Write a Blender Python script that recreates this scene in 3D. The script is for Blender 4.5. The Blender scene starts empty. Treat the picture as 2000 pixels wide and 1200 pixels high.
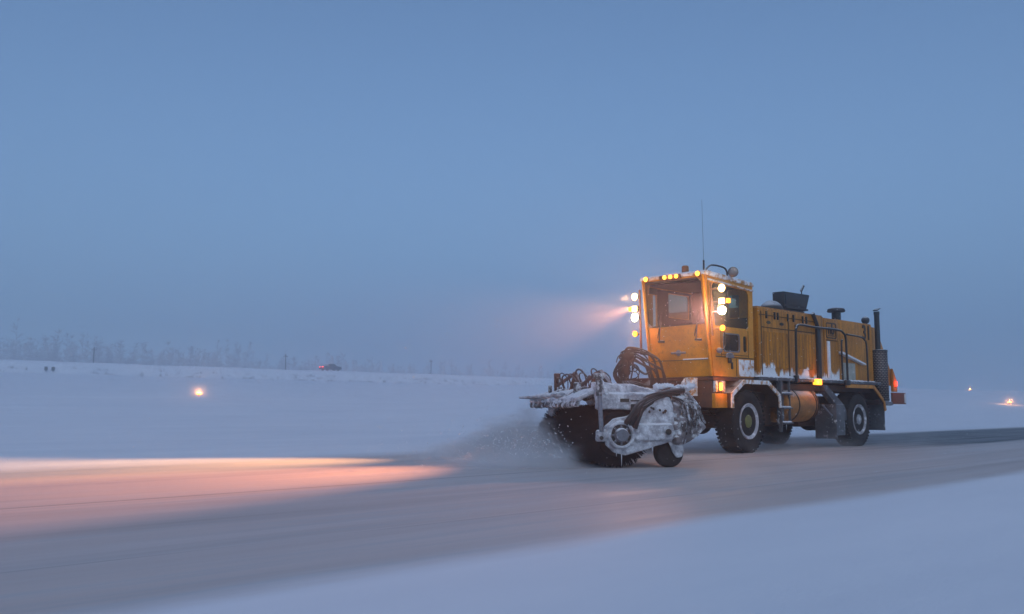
import bpy, bmesh, math, random
from mathutils import Vector, Matrix, noise as mnoise
random.seed(7)
R = math.radians
SC = bpy.context.scene
COL = SC.collection

# ---------------------------------------------------------------- camera
cam = bpy.data.cameras.new("camera")
cam.lens = 36.0 * 1850 / 2000
cam.sensor_width = 36
cam.clip_end = 6000
camo = bpy.data.objects.new("camera", cam)
COL.objects.link(camo)
camo.location = (0, 0, .88)
camo.rotation_euler = (R(90 + 6.170), 0, 0)
SC.camera = camo

# ---------------------------------------------------------------- sky, sun, exposure
SC.view_settings.view_transform = 'Standard'
SC.view_settings.look = 'None'
SC.view_settings.exposure = 0.0
SC.view_settings.gamma = 1.0
SC.cycles.use_denoising = True
SC.cycles.max_bounces = 8
SC.cycles.volume_bounces = 3
SC.cycles.transparent_max_bounces = 12
SC.cycles.sample_clamp_indirect = 4.0
SC.cycles.volume_step_rate = 1.0
SC.cycles.volume_max_steps = 256

# one direction for the sky and the lamp: a weak sun spread wide by thick cloud, behind the camera
SUN_EL, SUN_ROT = R(40), R(180)
W = bpy.data.worlds.new("World")
SC.world = W
W.use_nodes = True
nt = W.node_tree
bg = nt.nodes['Background']
sky = nt.nodes.new('ShaderNodeTexSky')
sky.sky_type = 'NISHITA'
sky.sun_disc = False
sky.sun_elevation = SUN_EL
sky.sun_rotation = SUN_ROT
sky.air_density = 1.0
sky.dust_density = 0.0
sky.ozone_density = 3.3
nt.links.new(sky.outputs[0], bg.inputs[0])
bg.inputs[1].default_value = 0.115

sun = bpy.data.lights.new("sun", 'SUN'); sun.energy = 0.9; sun.angle = R(70); sun.color = (1, .94, .86)
suno = bpy.data.objects.new("sun", sun); COL.objects.link(suno)
# azimuth 180 deg puts the sun on -Y; the lamp shines from there, SUN_EL above the horizon
suno.rotation_euler = (math.pi / 2 - SUN_EL, 0, math.pi - SUN_ROT)

# ---------------------------------------------------------------- materials
def mat(name):
    m = bpy.data.materials.new(name); m.use_nodes = True
    n = m.node_tree; b = n.nodes['Principled BSDF']
    return m, n, b

def nd(n, t, **kw):
    x = n.nodes.new(t)
    for k_, v in kw.items():
        if k_[0] == 'i' and k_[1:].isdigit(): x.inputs[int(k_[1:])].default_value = v
        elif k_ in x.inputs: x.inputs[k_].default_value = v
        else: setattr(x, k_, v)
    return x

def noise_fac(n, scale, detail=4, rough=.6, vec=None, lo=.4, hi=.6, stretch=None):
    t = nd(n, 'ShaderNodeTexNoise'); t.inputs['Scale'].default_value = scale
    t.inputs['Detail'].default_value = detail; t.inputs['Roughness'].default_value = rough
    c = nd(n, 'ShaderNodeTexCoord'); v = c.outputs['Object']
    if stretch:
        mp = nd(n, 'ShaderNodeMapping'); mp.inputs['Scale'].default_value = stretch
        n.links.new(v, mp.inputs[0]); v = mp.outputs[0]
    n.links.new(v, t.inputs['Vector'])
    m = nd(n, 'ShaderNodeMapRange'); m.inputs[1].default_value = lo; m.inputs[2].default_value = hi
    n.links.new(t.outputs['Fac'], m.inputs[0])
    return m.outputs[0]

def mix(n, fac, a, b, blend='MIX'):
    m = nd(n, 'ShaderNodeMixRGB', blend_type=blend)
    for i, v in ((0, fac), (1, a), (2, b)):
        if hasattr(v, 'is_linked') or hasattr(v, 'links'): n.links.new(v, m.inputs[i])
        else: m.inputs[i].default_value = v if i == 0 else (*v, 1)
    return m.outputs[0]

def math_(n, op, a, b=None, clamp=False):
    m = nd(n, 'ShaderNodeMath', operation=op, use_clamp=clamp)
    for i, v in ((0, a), (1, b)):
        if v is None: continue
        if hasattr(v, 'links'): n.links.new(v, m.inputs[i])
        else: m.inputs[i].default_value = v
    return m.outputs[0]

def ramp(n, v, a, b):
    m = nd(n, 'ShaderNodeMapRange', interpolation_type='SMOOTHSTEP'); m.inputs[1].default_value = a; m.inputs[2].default_value = b
    n.links.new(v, m.inputs[0]); return m.outputs[0]

def bump(n, b, h, strength, dist=.02):
    x = nd(n, 'ShaderNodeBump'); x.inputs['Strength'].default_value = strength; x.inputs['Distance'].default_value = dist
    n.links.new(h, x.inputs['Height']); n.links.new(x.outputs[0], b.inputs['Normal'])

SNOW = (.80, .83, .87)

def worn(name, base, dark, rough=.5, metal=0., scale=3., snow_top=.0, snow_amt=(.62, .70), streak=None, bumpy=.15, spec=.4, low_snow=None):
    """painted / bare metal with grime; snow_top: how much snow settles on faces turned up; low_snow: (z0,z1) snow caked low down"""
    m, n, b = mat(name)
    c = mix(n, noise_fac(n, scale, 5, .65, lo=.35, hi=.75, stretch=streak), base, dark)
    c = mix(n, noise_fac(n, scale * 6, 4, .7, lo=.55, hi=.8), c, tuple(x * .55 for x in dark))
    g = nd(n, 'ShaderNodeNewGeometry'); s = nd(n, 'ShaderNodeSeparateXYZ'); n.links.new(g.outputs['Normal'], s.inputs[0])
    fac = noise_fac(n, 7, 6, .7, lo=snow_amt[0], hi=snow_amt[1])
    if snow_top > 0:
        up = ramp(n, s.outputs['Z'], .35, .75)
        up = math_(n, 'MULTIPLY', up, snow_top)
        up = math_(n, 'MULTIPLY', up, noise_fac(n, 4, 4, .6, lo=.3, hi=.45))
        fac = math_(n, 'MAXIMUM', fac, up)
    if low_snow:
        tc_ = nd(n, 'ShaderNodeTexCoord'); s2 = nd(n, 'ShaderNodeSeparateXYZ'); n.links.new(tc_.outputs['Object'], s2.inputs[0])
        t = nd(n, 'ShaderNodeTexNoise'); t.inputs['Scale'].default_value = 1.0; t.inputs['Detail'].default_value = 3
        mp = nd(n, 'ShaderNodeMapping'); mp.inputs['Scale'].default_value = (4.2, 4.2, .8)
        n.links.new(tc_.outputs['Object'], mp.inputs[0]); n.links.new(mp.outputs[0], t.inputs['Vector'])
        h = math_(n, 'MULTIPLY', math_(n, 'SUBTRACT', t.outputs['Fac'], .42), (low_snow[1] - low_snow[0]) * 5.)
        h = math_(n, 'ADD', h, low_snow[0])
        d = math_(n, 'SUBTRACT', h, s2.outputs['Z'])
        d = math_(n, 'ADD', d, math_(n, 'MULTIPLY', math_(n, 'SUBTRACT', noise_fac(n, 14, 5, .7, lo=0, hi=1), .5), .16))
        fac = math_(n, 'MAXIMUM', fac, ramp(n, d, -.05, .05))
    c = mix(n, fac, c, SNOW)
    n.links.new(c, b.inputs['Base Color'])
    rr = math_(n, 'ADD', math_(n, 'MULTIPLY', fac, .4), rough, True)
    n.links.new(rr, b.inputs['Roughness'])
    b.inputs['Metallic'].default_value = metal
    b.inputs['Specular IOR Level'].default_value = spec
    bump(n, b, noise_fac(n, 25, 5, .7, lo=0, hi=1), bumpy, .02)
    return m

M = {}
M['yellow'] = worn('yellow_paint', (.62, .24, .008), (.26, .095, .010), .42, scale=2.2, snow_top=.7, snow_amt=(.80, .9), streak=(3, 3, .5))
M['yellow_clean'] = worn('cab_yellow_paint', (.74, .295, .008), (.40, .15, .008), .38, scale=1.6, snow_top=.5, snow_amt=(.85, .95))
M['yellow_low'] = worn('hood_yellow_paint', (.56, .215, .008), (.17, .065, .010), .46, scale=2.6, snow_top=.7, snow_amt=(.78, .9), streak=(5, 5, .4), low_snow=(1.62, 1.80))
M['yellow_frost'] = worn('frosted_yellow_paint', (.60, .28, .04), (.32, .14, .04), .5, scale=3, snow_top=.9, snow_amt=(.40, .55))
M['groove'] = worn('dark_groove', (.10, .05, .02), (.05, .03, .02), .7, scale=3, snow_amt=(.8, .9))
M['under'] = worn('grimy_underbody', (.075, .042, .03), (.03, .022, .02), .75, scale=3, snow_top=.4, snow_amt=(.66, .8), bumpy=.4)
M['black'] = worn('black_steel', (.02, .022, .026), (.035, .033, .033), .5, scale=3, snow_top=.6, snow_amt=(.76, .9))
M['frosted_black'] = worn('frosted_steel', (.05, .055, .065), (.14, .15, .17), .6, scale=2, snow_top=.8, snow_amt=(.58, .72), bumpy=.3)
M['grey'] = worn('grey_steel', (.20, .22, .26), (.10, .11, .13), .55, scale=3, snow_top=.9, snow_amt=(.6, .75))
M['crusted'] = worn('snow_crusted_steel', (.40, .41, .45), (.24, .24, .27), .8, scale=2.2, snow_top=.95, snow_amt=(.42, .66), bumpy=.9, spec=.2)
M['crusted_mid'] = worn('patchy_crusted_steel', (.34, .32, .34), (.09, .07, .065), .8, scale=3.2, snow_top=.9, snow_amt=(.50, .60), bumpy=.9, spec=.2)
M['crusted_dark'] = worn('half_crusted_steel', (.10, .09, .09), (.05, .045, .045), .75, scale=3, snow_top=.8, snow_amt=(.46, .60), bumpy=.8, spec=.2)
M['rust'] = worn('rusty_brown_steel', (.17, .07, .04), (.08, .04, .03), .7, scale=4, snow_top=.3, snow_amt=(.72, .85), bumpy=.4)
M['hose'] = worn('brown_frosted_hose', (.10, .045, .028), (.05, .03, .022), .6, scale=6, snow_top=.25, snow_amt=(.66, .8), bumpy=.4)
M['hose_black'] = worn('black_hose', (.010, .010, .012), (.02, .02, .022), .5, scale=8, snow_top=.2, snow_amt=(.72, .85), bumpy=.6)
M['tyre'] = worn('tyre_rubber', (.018, .017, .018), (.05, .042, .04), .8, scale=3, snow_top=0, snow_amt=(.70, .85), bumpy=.5, spec=.2)
M['rim_white'] = worn('frosted_rim', (.42, .44, .48), (.28, .28, .32), .6, scale=5, snow_amt=(.5, .7))
M['rim_grey'] = worn('grey_wheel_disc', (.30, .31, .34), (.16, .16, .18), .6, scale=6, snow_amt=(.5, .7))
M['hub_olive'] = worn('olive_hub', (.20, .21, .06), (.10, .10, .04), .6, scale=8, snow_amt=(.7, .85))
M['tank'] = worn('tank_paint', (.50, .20, .04), (.16, .08, .035), .5, scale=2, snow_top=.6, snow_amt=(.66, .8), streak=(1, 2, 2))
M['placard'] = worn('placard_metal', (.42, .44, .40), (.28, .28, .24), .6, scale=6, snow_amt=(.6, .8))
M['dark_paint'] = worn('dark_interior', (.022, .017, .014), (.012, .01, .009), .8, scale=3, snow_amt=(.95, 1))
M['bristle'] = worn('bristle', (.022, .020, .023), (.009, .009, .010), .9, scale=4, snow_amt=(.72, .9), spec=.1)
M['snow_lump'] = worn('packed_snow', (.78, .81, .86), (.60, .63, .70), .8, scale=3, snow_amt=(.4, .6), bumpy=.7, spec=.2)
M['ink'] = worn('black_lettering', (.02, .02, .02), (.05, .035, .02), .5, scale=9, snow_amt=(.9, 1))
M['emblem'] = worn('badge_metal', (.30, .32, .38), (.12, .12, .16), .4, metal=.5, scale=9, snow_amt=(.7, .9))
M['sign_white'] = worn('sign_white_paint', (.65, .66, .68), (.5, .5, .5), .5, snow_amt=(.9, 1))
M['brown_plate'] = worn('brown_bumper_plate', (.22, .06, .02), (.14, .045, .02), .6, scale=3, snow_top=.3, snow_amt=(.8, .9))

def glow(name, color, strength):
    m, n, b = mat(name)
    b.inputs['Base Color'].default_value = (*[min(1, c * .8) for c in color], 1)
    b.inputs['Emission Color'].default_value = (*color, 1)
    b.inputs['Emission Strength'].default_value = strength
    b.inputs['Roughness'].default_value = .3
    return m
M['lamp_warm'] = glow('warm_lamp_lens', (1, .64, .26), 9)
M['lamp_white'] = glow('white_lamp_lens', (1, .86, .50), 22)
M['lamp_amber'] = glow('amber_lamp_lens', (1, .36, .02), 5)
M['marker_amber'] = glow('amber_marker_lens', (1, .33, .02), 3.2)
M['marker_hot'] = glow('amber_marker_bulb', (1, .42, .04), 5)
M['lamp_red'] = glow('red_lamp_lens', (1, .05, .02), 3)
M['runway'] = glow('runway_lamp_lens', (1, .36, .07), 8)
m, n, b = mat('amber_dark_lens'); b.inputs['Base Color'].default_value = (.25, .09, .02, 1); b.inputs['Roughness'].default_value = .3; M['amber_off'] = m
m, n, b = mat('clear_lens'); b.inputs['Base Color'].default_value = (.25, .22, .2, 1); b.inputs['Metallic'].default_value = .6; b.inputs['Roughness'].default_value = .25; M['lens_off'] = m

# window glass with wind-blown rime
m = bpy.data.materials.new('window_glass'); m.use_nodes = True; n = m.node_tree; n.nodes.clear()
o_ = nd(n, 'ShaderNodeOutputMaterial'); tr = nd(n, 'ShaderNodeBsdfTransparent'); tr.inputs[0].default_value = (.74, .80, .74, 1)
gl = nd(n, 'ShaderNodeBsdfGlossy'); gl.inputs['Roughness'].default_value = .12; gl.inputs[0].default_value = (.8, .85, .9, 1)
df = nd(n, 'ShaderNodeBsdfDiffuse'); df.inputs[0].default_value = (.35, .30, .26, 1)
lw = nd(n, 'ShaderNodeLayerWeight'); lw.inputs[0].default_value = .3
frv = math_(n, 'ADD', math_(n, 'MULTIPLY', math_(n, 'POWER', lw.outputs['Facing'], 3.), .30), .025)
mx = nd(n, 'ShaderNodeMixShader'); n.links.new(frv, mx.inputs[0]); n.links.new(tr.outputs[0], mx.inputs[1]); n.links.new(gl.outputs[0], mx.inputs[2])
mx2 = nd(n, 'ShaderNodeMixShader')
f = noise_fac(n, 9, 6, .8, lo=.55, hi=2.2, stretch=(1, 1, 5)); n.links.new(f, mx2.inputs[0])
n.links.new(mx.outputs[0], mx2.inputs[1]); n.links.new(df.outputs[0], mx2.inputs[2]); n.links.new(mx2.outputs[0], o_.inputs[0])
M['glass'] = m

# muffler guard: perforated sheet with offset rows of slots
m, n, b = mat('perforated_guard')
tcx = nd(n, 'ShaderNodeTexCoord'); br = nd(n, 'ShaderNodeTexBrick')
br.inputs['Color1'].default_value = (.20, .16, .15, 1); br.inputs['Color2'].default_value = (.26, .22, .21, 1); br.inputs['Mortar'].default_value = (.012, .012, .014, 1)
br.inputs['Scale'].default_value = 1; br.inputs['Mortar Size'].default_value = .012; br.inputs['Brick Width'].default_value = .085; br.inputs['Row Height'].default_value = .045
n.links.new(tcx.outputs['UV'], br.inputs['Vector']); n.links.new(br.outputs[0], b.inputs['Base Color']); b.inputs['Roughness'].default_value = .55
M['guard'] = m

# ---------------------------------------------------------------- mesh builder
class MB:
    def each(self, name, m, parent=None):
        self.bm.verts.index_update(); return islands(self, name, m, parent)
    def __init__(self, T=None):
        self.bm = bmesh.new(); self.T = T
    def _add(self, verts, faces):
        vs = [self.bm.verts.new(v) for v in verts]
        for f_ in faces:
            try: self.bm.faces.new([vs[i] for i in f_])
            except ValueError: pass
        return vs
    def box(self, x0, x1, y0, y1, z0, z1, bev=0.0, M4=None):
        t = bmesh.new()
        v = [t.verts.new((x, y, z)) for z in (z0, z1) for y in (y0, y1) for x in (x0, x1)]
        for q in ((0, 2, 3, 1), (4, 5, 7, 6), (0, 1, 5, 4), (1, 3, 7, 5), (3, 2, 6, 7), (2, 0, 4, 6)): t.faces.new([v[i] for i in q])
        if bev: bmesh.ops.bevel(t, geom=t.edges[:], offset=bev, segments=2, affect='EDGES', profile=.6)
        self._merge(t, M4); return self
    def _merge(self, t, M4=None):
        if M4 is not None: bmesh.ops.transform(t, matrix=M4, verts=t.verts)
        me = bpy.data.meshes.new('tmp'); t.to_mesh(me); t.free(); self.bm.from_mesh(me); bpy.data.meshes.remove(me)
    def prism(self, pts, p0, p1, axis='y', bev=0.0):
        """polygon in the plane across axis, extruded from p0 to p1. axis y: pts are (x,z); x: (y,z); z: (x,y)"""
        def P(a, b_, c_): return {'y': (a, c_, b_), 'x': (c_, a, b_), 'z': (a, b_, c_)}[axis]
        t = bmesh.new(); k_ = len(pts)
        A = [t.verts.new(P(a, b_, p0)) for a, b_ in pts]; B = [t.verts.new(P(a, b_, p1)) for a, b_ in pts]
        t.faces.new(A); t.faces.new(B[::-1])
        for i in range(k_): t.faces.new((A[i], B[i], B[(i + 1) % k_], A[(i + 1) % k_]))
        bmesh.ops.recalc_face_normals(t, faces=t.faces[:])
        if bev: bmesh.ops.bevel(t, geom=t.edges[:], offset=bev, segments=2, affect='EDGES', profile=.6)
        self._merge(t); return self
    def lathe(self, p, axis, prof, seg=32):
        """prof: list of (distance along axis, radius)"""
        a = Vector(axis).normalized(); u = a.orthogonal().normalized(); v = a.cross(u); p = Vector(p)
        rings = []
        for d, r in prof:
            rings.append([self.bm.verts.new(p + a * d + (u * math.cos(2 * math.pi * i / seg) + v * math.sin(2 * math.pi * i / seg)) * max(r, .0005)) for i in range(seg)])
        for q in range(len(rings) - 1):
            for i in range(seg): self.bm.faces.new((rings[q][i], rings[q][(i + 1) % seg], rings[q + 1][(i + 1) % seg], rings[q + 1][i]))
        self.bm.faces.new(rings[0][::-1]); self.bm.faces.new(rings[-1]); return self
    def cyl(self, a, b_, r, r2=None, seg=16):
        a = Vector(a); b_ = Vector(b_); L = (b_ - a).length
        return self.lathe(a, b_ - a, [(0, r), (L, r if r2 is None else r2)], seg)
    def tube(self, pts, r, seg=10, smooth=3):
        P = [Vector(p) for p in pts]
        if smooth and len(P) > 2:
            Q = []
            for i in range(len(P) - 1):
                p0 = P[max(i - 1, 0)]; p1 = P[i]; p2 = P[i + 1]; p3 = P[min(i + 2, len(P) - 1)]
                for j in range(smooth):
                    t = j / smooth
                    Q.append(.5 * ((2 * p1) + (-p0 + p2) * t + (2 * p0 - 5 * p1 + 4 * p2 - p3) * t * t + (-p0 + 3 * p1 - 3 * p2 + p3) * t ** 3))
            Q.append(P[-1]); P = Q
        rings = []; u = None
        for i, p in enumerate(P):
            d = (P[min(i + 1, len(P) - 1)] - P[max(i - 1, 0)]).normalized()
            if u is None: u = d.orthogonal().normalized()
            u = (u - d * u.dot(d)).normalized(); v = d.cross(u)
            rr = r(i / (len(P) - 1)) if callable(r) else r
            rings.append([self.bm.verts.new(p + (u * math.cos(2 * math.pi * k_ / seg) + v * math.sin(2 * math.pi * k_ / seg)) * rr) for k_ in range(seg)])
        for q in range(len(rings) - 1):
            for i in range(seg): self.bm.faces.new((rings[q][i], rings[q][(i + 1) % seg], rings[q + 1][(i + 1) % seg], rings[q + 1][i]))
        self.bm.faces.new(rings[0][::-1]); self.bm.faces.new(rings[-1]); return self
    def blob(self, c, rad, sub=2, amp=.15, fr=3.):
        t = bmesh.new(); bmesh.ops.create_icosphere(t, subdivisions=sub, radius=1)
        off = Vector((random.uniform(0, 50),) * 3)
        for v in t.verts:
            k_ = 1 + amp * mnoise.noise(v.co * fr * .6 + off)
            v.co = Vector((v.co.x * rad[0] * k_, v.co.y * rad[1] * k_, v.co.z * rad[2] * k_)) + Vector(c)
        self._merge(t); return self
    def obj(self, name, m, parent=None, lump=0.0, remesh=0.0, angle=38):
        bm = self.bm
        if self.T is not None: bmesh.ops.transform(bm, matrix=self.T, verts=bm.verts)
        me = bpy.data.meshes.new(name); bm.to_mesh(me); bm.free()
        for p in me.polygons: p.use_smooth = True
        me.set_sharp_from_angle(angle=R(angle))
        me.materials.append(M[m] if isinstance(m, str) else m)
        o = bpy.data.objects.new(name, me); COL.objects.link(o)
        if parent is not None: o.parent = parent
        if remesh:
            md = o.modifiers.new('crust', 'REMESH'); md.mode = 'VOXEL'; md.voxel_size = remesh; md.use_smooth_shade = True
            tx = bpy.data.textures.new('lumps', 'CLOUDS'); tx.noise_scale = .20; tx.noise_depth = 2
            dm = o.modifiers.new('lumps', 'DISPLACE'); dm.texture = tx; dm.texture_coords = 'LOCAL'; dm.strength = lump; dm.mid_level = .42
        return o

def islands(mb, name, m, parent):
    """every loose piece of the builder becomes an object of its own"""
    bm = mb.bm; bm.verts.ensure_lookup_table(); seen = set(); out_ = []
    if mb.T is not None: bmesh.ops.transform(bm, matrix=mb.T, verts=bm.verts)
    for v in bm.verts:
        if v.index in seen: continue
        st_ = [v]; comp = []; seen.add(v.index)
        while st_:
            q = st_.pop(); comp.append(q)
            for e_ in q.link_edges:
                w = e_.other_vert(q)
                if w.index not in seen: seen.add(w.index); st_.append(w)
        ids = {q.index: i for i, q in enumerate(comp)}
        fs = {f_ for q in comp for f_ in q.link_faces}
        n2 = MB(); n2._add([q.co.copy() for q in comp], [[ids[x.index] for x in f_.verts] for f_ in fs])
        out_.append(n2.obj(name, m, parent))
    bm.free(); return out_

def tag(o, label=None, cat=None, group=None, kind=None):
    if label: o['label'] = label
    if cat: o['category'] = cat
    if group: o['group'] = group
    if kind: o['kind'] = kind
    return o

def empty(name, loc, rz=0):
    o = bpy.data.objects.new(name, None); COL.objects.link(o); o.location = loc; o.rotation_euler = (0, 0, rz); o.empty_display_size = .3
    return o

def plate(outer, holes, thick, T, name, m, parent, bev=0.0):
    """flat sheet with real openings: outer and holes are point lists (u,v); T maps (u,v,w) to the parent's space"""
    cu = bpy.data.curves.new('tmp', 'CURVE'); cu.dimensions = '2D'; cu.fill_mode = 'BOTH'; cu.extrude = thick / 2; cu.bevel_depth = bev; cu.bevel_resolution = 1
    for pts in [outer] + holes:
        s = cu.splines.new('POLY'); s.points.add(len(pts) - 1); s.use_cyclic_u = True
        for i, (a, b_) in enumerate(pts): s.points[i].co = (a, b_, 0, 1)
    t = bpy.data.objects.new('tmp', cu); COL.objects.link(t)
    dg = bpy.context.evaluated_depsgraph_get(); dg.update()
    me = bpy.data.meshes.new_from_object(t.evaluated_get(dg)); bpy.data.objects.remove(t); bpy.data.curves.remove(cu)
    me.transform(T)
    bm = bmesh.new(); bm.from_mesh(me); bmesh.ops.recalc_face_normals(bm, faces=bm.faces[:]); bm.to_mesh(me); bm.free()
    me.name = name; me.materials.clear(); me.materials.append(M[m])
    o = bpy.data.objects.new(name, me); COL.objects.link(o); o.parent = parent
    return o

def rrect(x0, x1, y0, y1, r, n_=4):
    P = []
    for cx, cy, a0 in ((x1 - r, y1 - r, 0), (x0 + r, y1 - r, 90), (x0 + r, y0 + r, 180), (x1 - r, y0 + r, 270)):
        for i in range(n_ + 1):
            a = R(a0 + 90 * i / n_); P.append((cx + r * math.cos(a), cy + r * math.sin(a)))
    return P

def text_mesh(s, size, T, name, m, parent, depth=.004, offset=0.0):
    cu = bpy.data.curves.new('tmp', 'FONT'); cu.body = s; cu.size = size; cu.extrude = depth; cu.align_x = 'CENTER'; cu.align_y = 'CENTER'; cu.offset = offset
    t = bpy.data.objects.new('tmp', cu); COL.objects.link(t)
    dg = bpy.context.evaluated_depsgraph_get(); dg.update()
    me = bpy.data.meshes.new_from_object(t.evaluated_get(dg)); bpy.data.objects.remove(t); bpy.data.curves.remove(cu)
    me.transform(T); me.name = name; me.materials.clear(); me.materials.append(M[m])
    o = bpy.data.objects.new(name, me); COL.objects.link(o); o.parent = parent
    return o

TH = math.atan2(.719, .695)          # direction of the taxiway
U = Vector((math.cos(TH), math.sin(TH), 0)); V = Vector((-math.sin(TH), math.cos(TH), 0))

# ---------------------------------------------------------------- ground, taxiway
def sm(a, b_, x):
    t = min(1, max(0, (x - a) / (b_ - a))); return t * t * (3 - 2 * t)
TAB = [(-2000, 0), (17, 0), (18.2, .05), (20, .06), (24, .17), (54.5, 1.50), (55.6, 1.66), (56.4, 1.60), (57, 1.58), (58, 1.62), (120, 4.6), (156, 6.35), (157, 6.5), (160, 8.5), (161.5, 8.75), (170, 8.7), (172, 8.5), (300, 8.3), (2000, 8.0)]
def prof(t):
    for i in range(len(TAB) - 1):
        if TAB[i][0] <= t <= TAB[i + 1][0]:
            f_ = (t - TAB[i][0]) / (TAB[i + 1][0] - TAB[i][0]); return TAB[i][1] + f_ * (TAB[i + 1][1] - TAB[i][1])
    return 8
def zt(s, t):
    z = prof(t)
    if t > 17: z += sm(17, 40, t) * .10 * mnoise.noise(Vector((s * .03, t * .2, 0))) * 1.0
    if t > 17: z += sm(60, 190, s) * 2.6 * sm(18, 45, t) * (1 - sm(90, 150, t))
    if t > 150: z += .12 * mnoise.noise(Vector((s * .3, t * .3, 3)))
    if t < 3: z += (.022 * mnoise.noise(Vector((s * .25, t * .9, 7))) + .012 * mnoise.noise(Vector((s * .9, t * 3., 2))) + .04) * sm(0, 1, (3. - t) / 2.5)
    return z
def frange(segs):
    L = []
    for a, b_, d in segs:
        x = a
        while x < b_ - 1e-6: L.append(x); x += d
    L.append(segs[-1][1]); return L
ss = frange([(-900, -120, 60), (-120, -40, 8), (-40, 60, 1.6), (60, 300, 5), (300, 1300, 60)])
ts = frange([(-300, -20, 40), (-20, 3.6, .3), (3.6, 15.6, 4), (15.6, 24, .4), (24, 54, 2), (54, 62, .3), (62, 150, 5), (150, 175, .7), (175, 300, 12), (300, 1100, 80)])
bm = bmesh.new(); grid = [[bm.verts.new((s_, t_, zt(s_, t_))) for t_ in ts] for s_ in ss]
for i in range(len(ss) - 1):
    for j in range(len(ts) - 1): bm.faces.new((grid[i][j], grid[i + 1][j], grid[i + 1][j + 1], grid[i][j + 1]))
for f_ in bm.faces: f_.smooth = True
me = bpy.data.meshes.new('snow_field'); bm.to_mesh(me); bm.free()
m, n, b = mat('snow_cover')
c = mix(n, noise_fac(n, .6, 5, .6, lo=.3, hi=.7, stretch=(.25, 1, 1)), (.76, .80, .86), (.68, .73, .80))
n.links.new(c, b.inputs['Base Color']); b.inputs['Roughness'].default_value = .85; b.inputs['Specular IOR Level'].default_value = .15
bump(n, b, noise_fac(n, 3., 7, .62, lo=0, hi=1, stretch=(.35, 1, 1)), .35, .06)
me.materials.append(m)
g = bpy.data.objects.new('snow_field', me); COL.objects.link(g); g.rotation_euler = (0, 0, TH); tag(g, kind='structure')

# taxiway sheet (local x along it, y across)
T0, T1 = 1.2, 17.0
bm = bmesh.new(); xs = frange([(-300, -40, 20), (-40, 60, 2), (60, 600, 30)])
for i in range(len(xs) - 1):
    v = [bm.verts.new(p) for p in ((xs[i], T0, .006), (xs[i + 1], T0, .006), (xs[i + 1], T1, .006), (xs[i], T1, .006))]
    bm.faces.new(v)
bmesh.ops.remove_doubles(bm, verts=bm.verts, dist=.0001)
me = bpy.data.meshes.new('road'); bm.to_mesh(me); bm.free()
m, n, b = mat('icy_taxiway')
tcx = nd(n, 'ShaderNodeTexCoord'); sx = nd(n, 'ShaderNodeSeparateXYZ'); n.links.new(tcx.outputs['Object'], sx.inputs[0])
X, Y = sx.outputs['X'], sx.outputs['Y']
wob = math_(n, 'MULTIPLY', math_(n, 'SUBTRACT', noise_fac(n, 1, 5, .65, lo=0, hi=1, stretch=(.12, .7, 1)), .5), 1.6)
fine = math_(n, 'MULTIPLY', math_(n, 'SUBTRACT', noise_fac(n, 1, 6, .7, lo=0, hi=1, stretch=(.5, 3.5, 1)), .5), .9)
wv = math_(n, 'ADD', wob, fine)
ice = mix(n, noise_fac(n, 1, 7, .62, lo=.3, hi=.7, stretch=(.10, 1.6, 1)), (.46, .42, .41), (.54, .50, .49))  # warm tint in the ice colour stands in for spilled lamp light
ice = mix(n, noise_fac(n, 1, 6, .7, lo=.50, hi=.72, stretch=(.16, 5, 1)), ice, (.42, .44, .46))
ice = mix(n, math_(n, 'MULTIPLY', noise_fac(n, 1, 4, .6, lo=.52, hi=.75, stretch=(.06, 1.1, 1)), .45), ice, (.24, .24, .245))
# bare swept strip behind the machine
yw = math_(n, 'ADD', Y, wv)
strip = math_(n, 'MULTIPLY', ramp(n, yw, 8.1, 8.8), math_(n, 'SUBTRACT', 1., ramp(n, yw, 14.2, 15.2)))
strip = math_(n, 'MULTIPLY', strip, ramp(n, math_(n, 'ADD', X, math_(n, 'MULTIPLY', wv, 3.)), 19.5, 27.))
bare = mix(n, noise_fac(n, 1, 6, .7, lo=.42, hi=.7, stretch=(.2, 3, 1)), (.055, .06, .062), (.18, .19, .20))
c = mix(n, math_(n, 'MULTIPLY', strip, .92), ice, bare)
# joints
def line(pos, w, amp=.0):
    d = math_(n, 'ABSOLUTE', math_(n, 'SUBTRACT', Y, pos)); return math_(n, 'SUBTRACT', 1., ramp(n, d, w * .5, w * 1.6))
ln = math_(n, 'MAXIMUM', line(9.15, .022), math_(n, 'MULTIPLY', line(5.6, .012), .5))
ln = math_(n, 'MULTIPLY', ln, noise_fac(n, 1, 4, .6, lo=.3, hi=.5, stretch=(.3, .3, 1)))
c = mix(n, math_(n, 'MULTIPLY', ln, .75), c, (.10, .11, .12))
# loose snow feathering over both edges
ed = math_(n, 'MAXIMUM', math_(n, 'SUBTRACT', 1., ramp(n, math_(n, 'ADD', Y, math_(n, 'MULTIPLY', wv, .35)), 3.95, 4.5)), ramp(n, math_(n, 'ADD', Y, math_(n, 'MULTIPLY', wv, .6)), 13.4, 16.0))
sc_ = mix(n, noise_fac(n, .6, 5, .6, lo=.3, hi=.7, stretch=(.25, 1, 1)), (.76, .80, .86), (.68, .73, .80))
c = mix(n, ed, c, sc_)
n.links.new(c, b.inputs['Base Color'])
rg = math_(n, 'ADD', .42, math_(n, 'MULTIPLY', noise_fac(n, 1, 5, .6, lo=.3, hi=.7, stretch=(.15, 2, 1)), .35), True)
n.links.new(math_(n, 'MAXIMUM', rg, math_(n, 'MULTIPLY', ed, .9)), b.inputs['Roughness']); b.inputs['Specular IOR Level'].default_value = .35
bump(n, b, noise_fac(n, 1, 8, .7, lo=0, hi=1, stretch=(2, 9, 1)), .25, .015)
me.materials.append(m)
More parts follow.
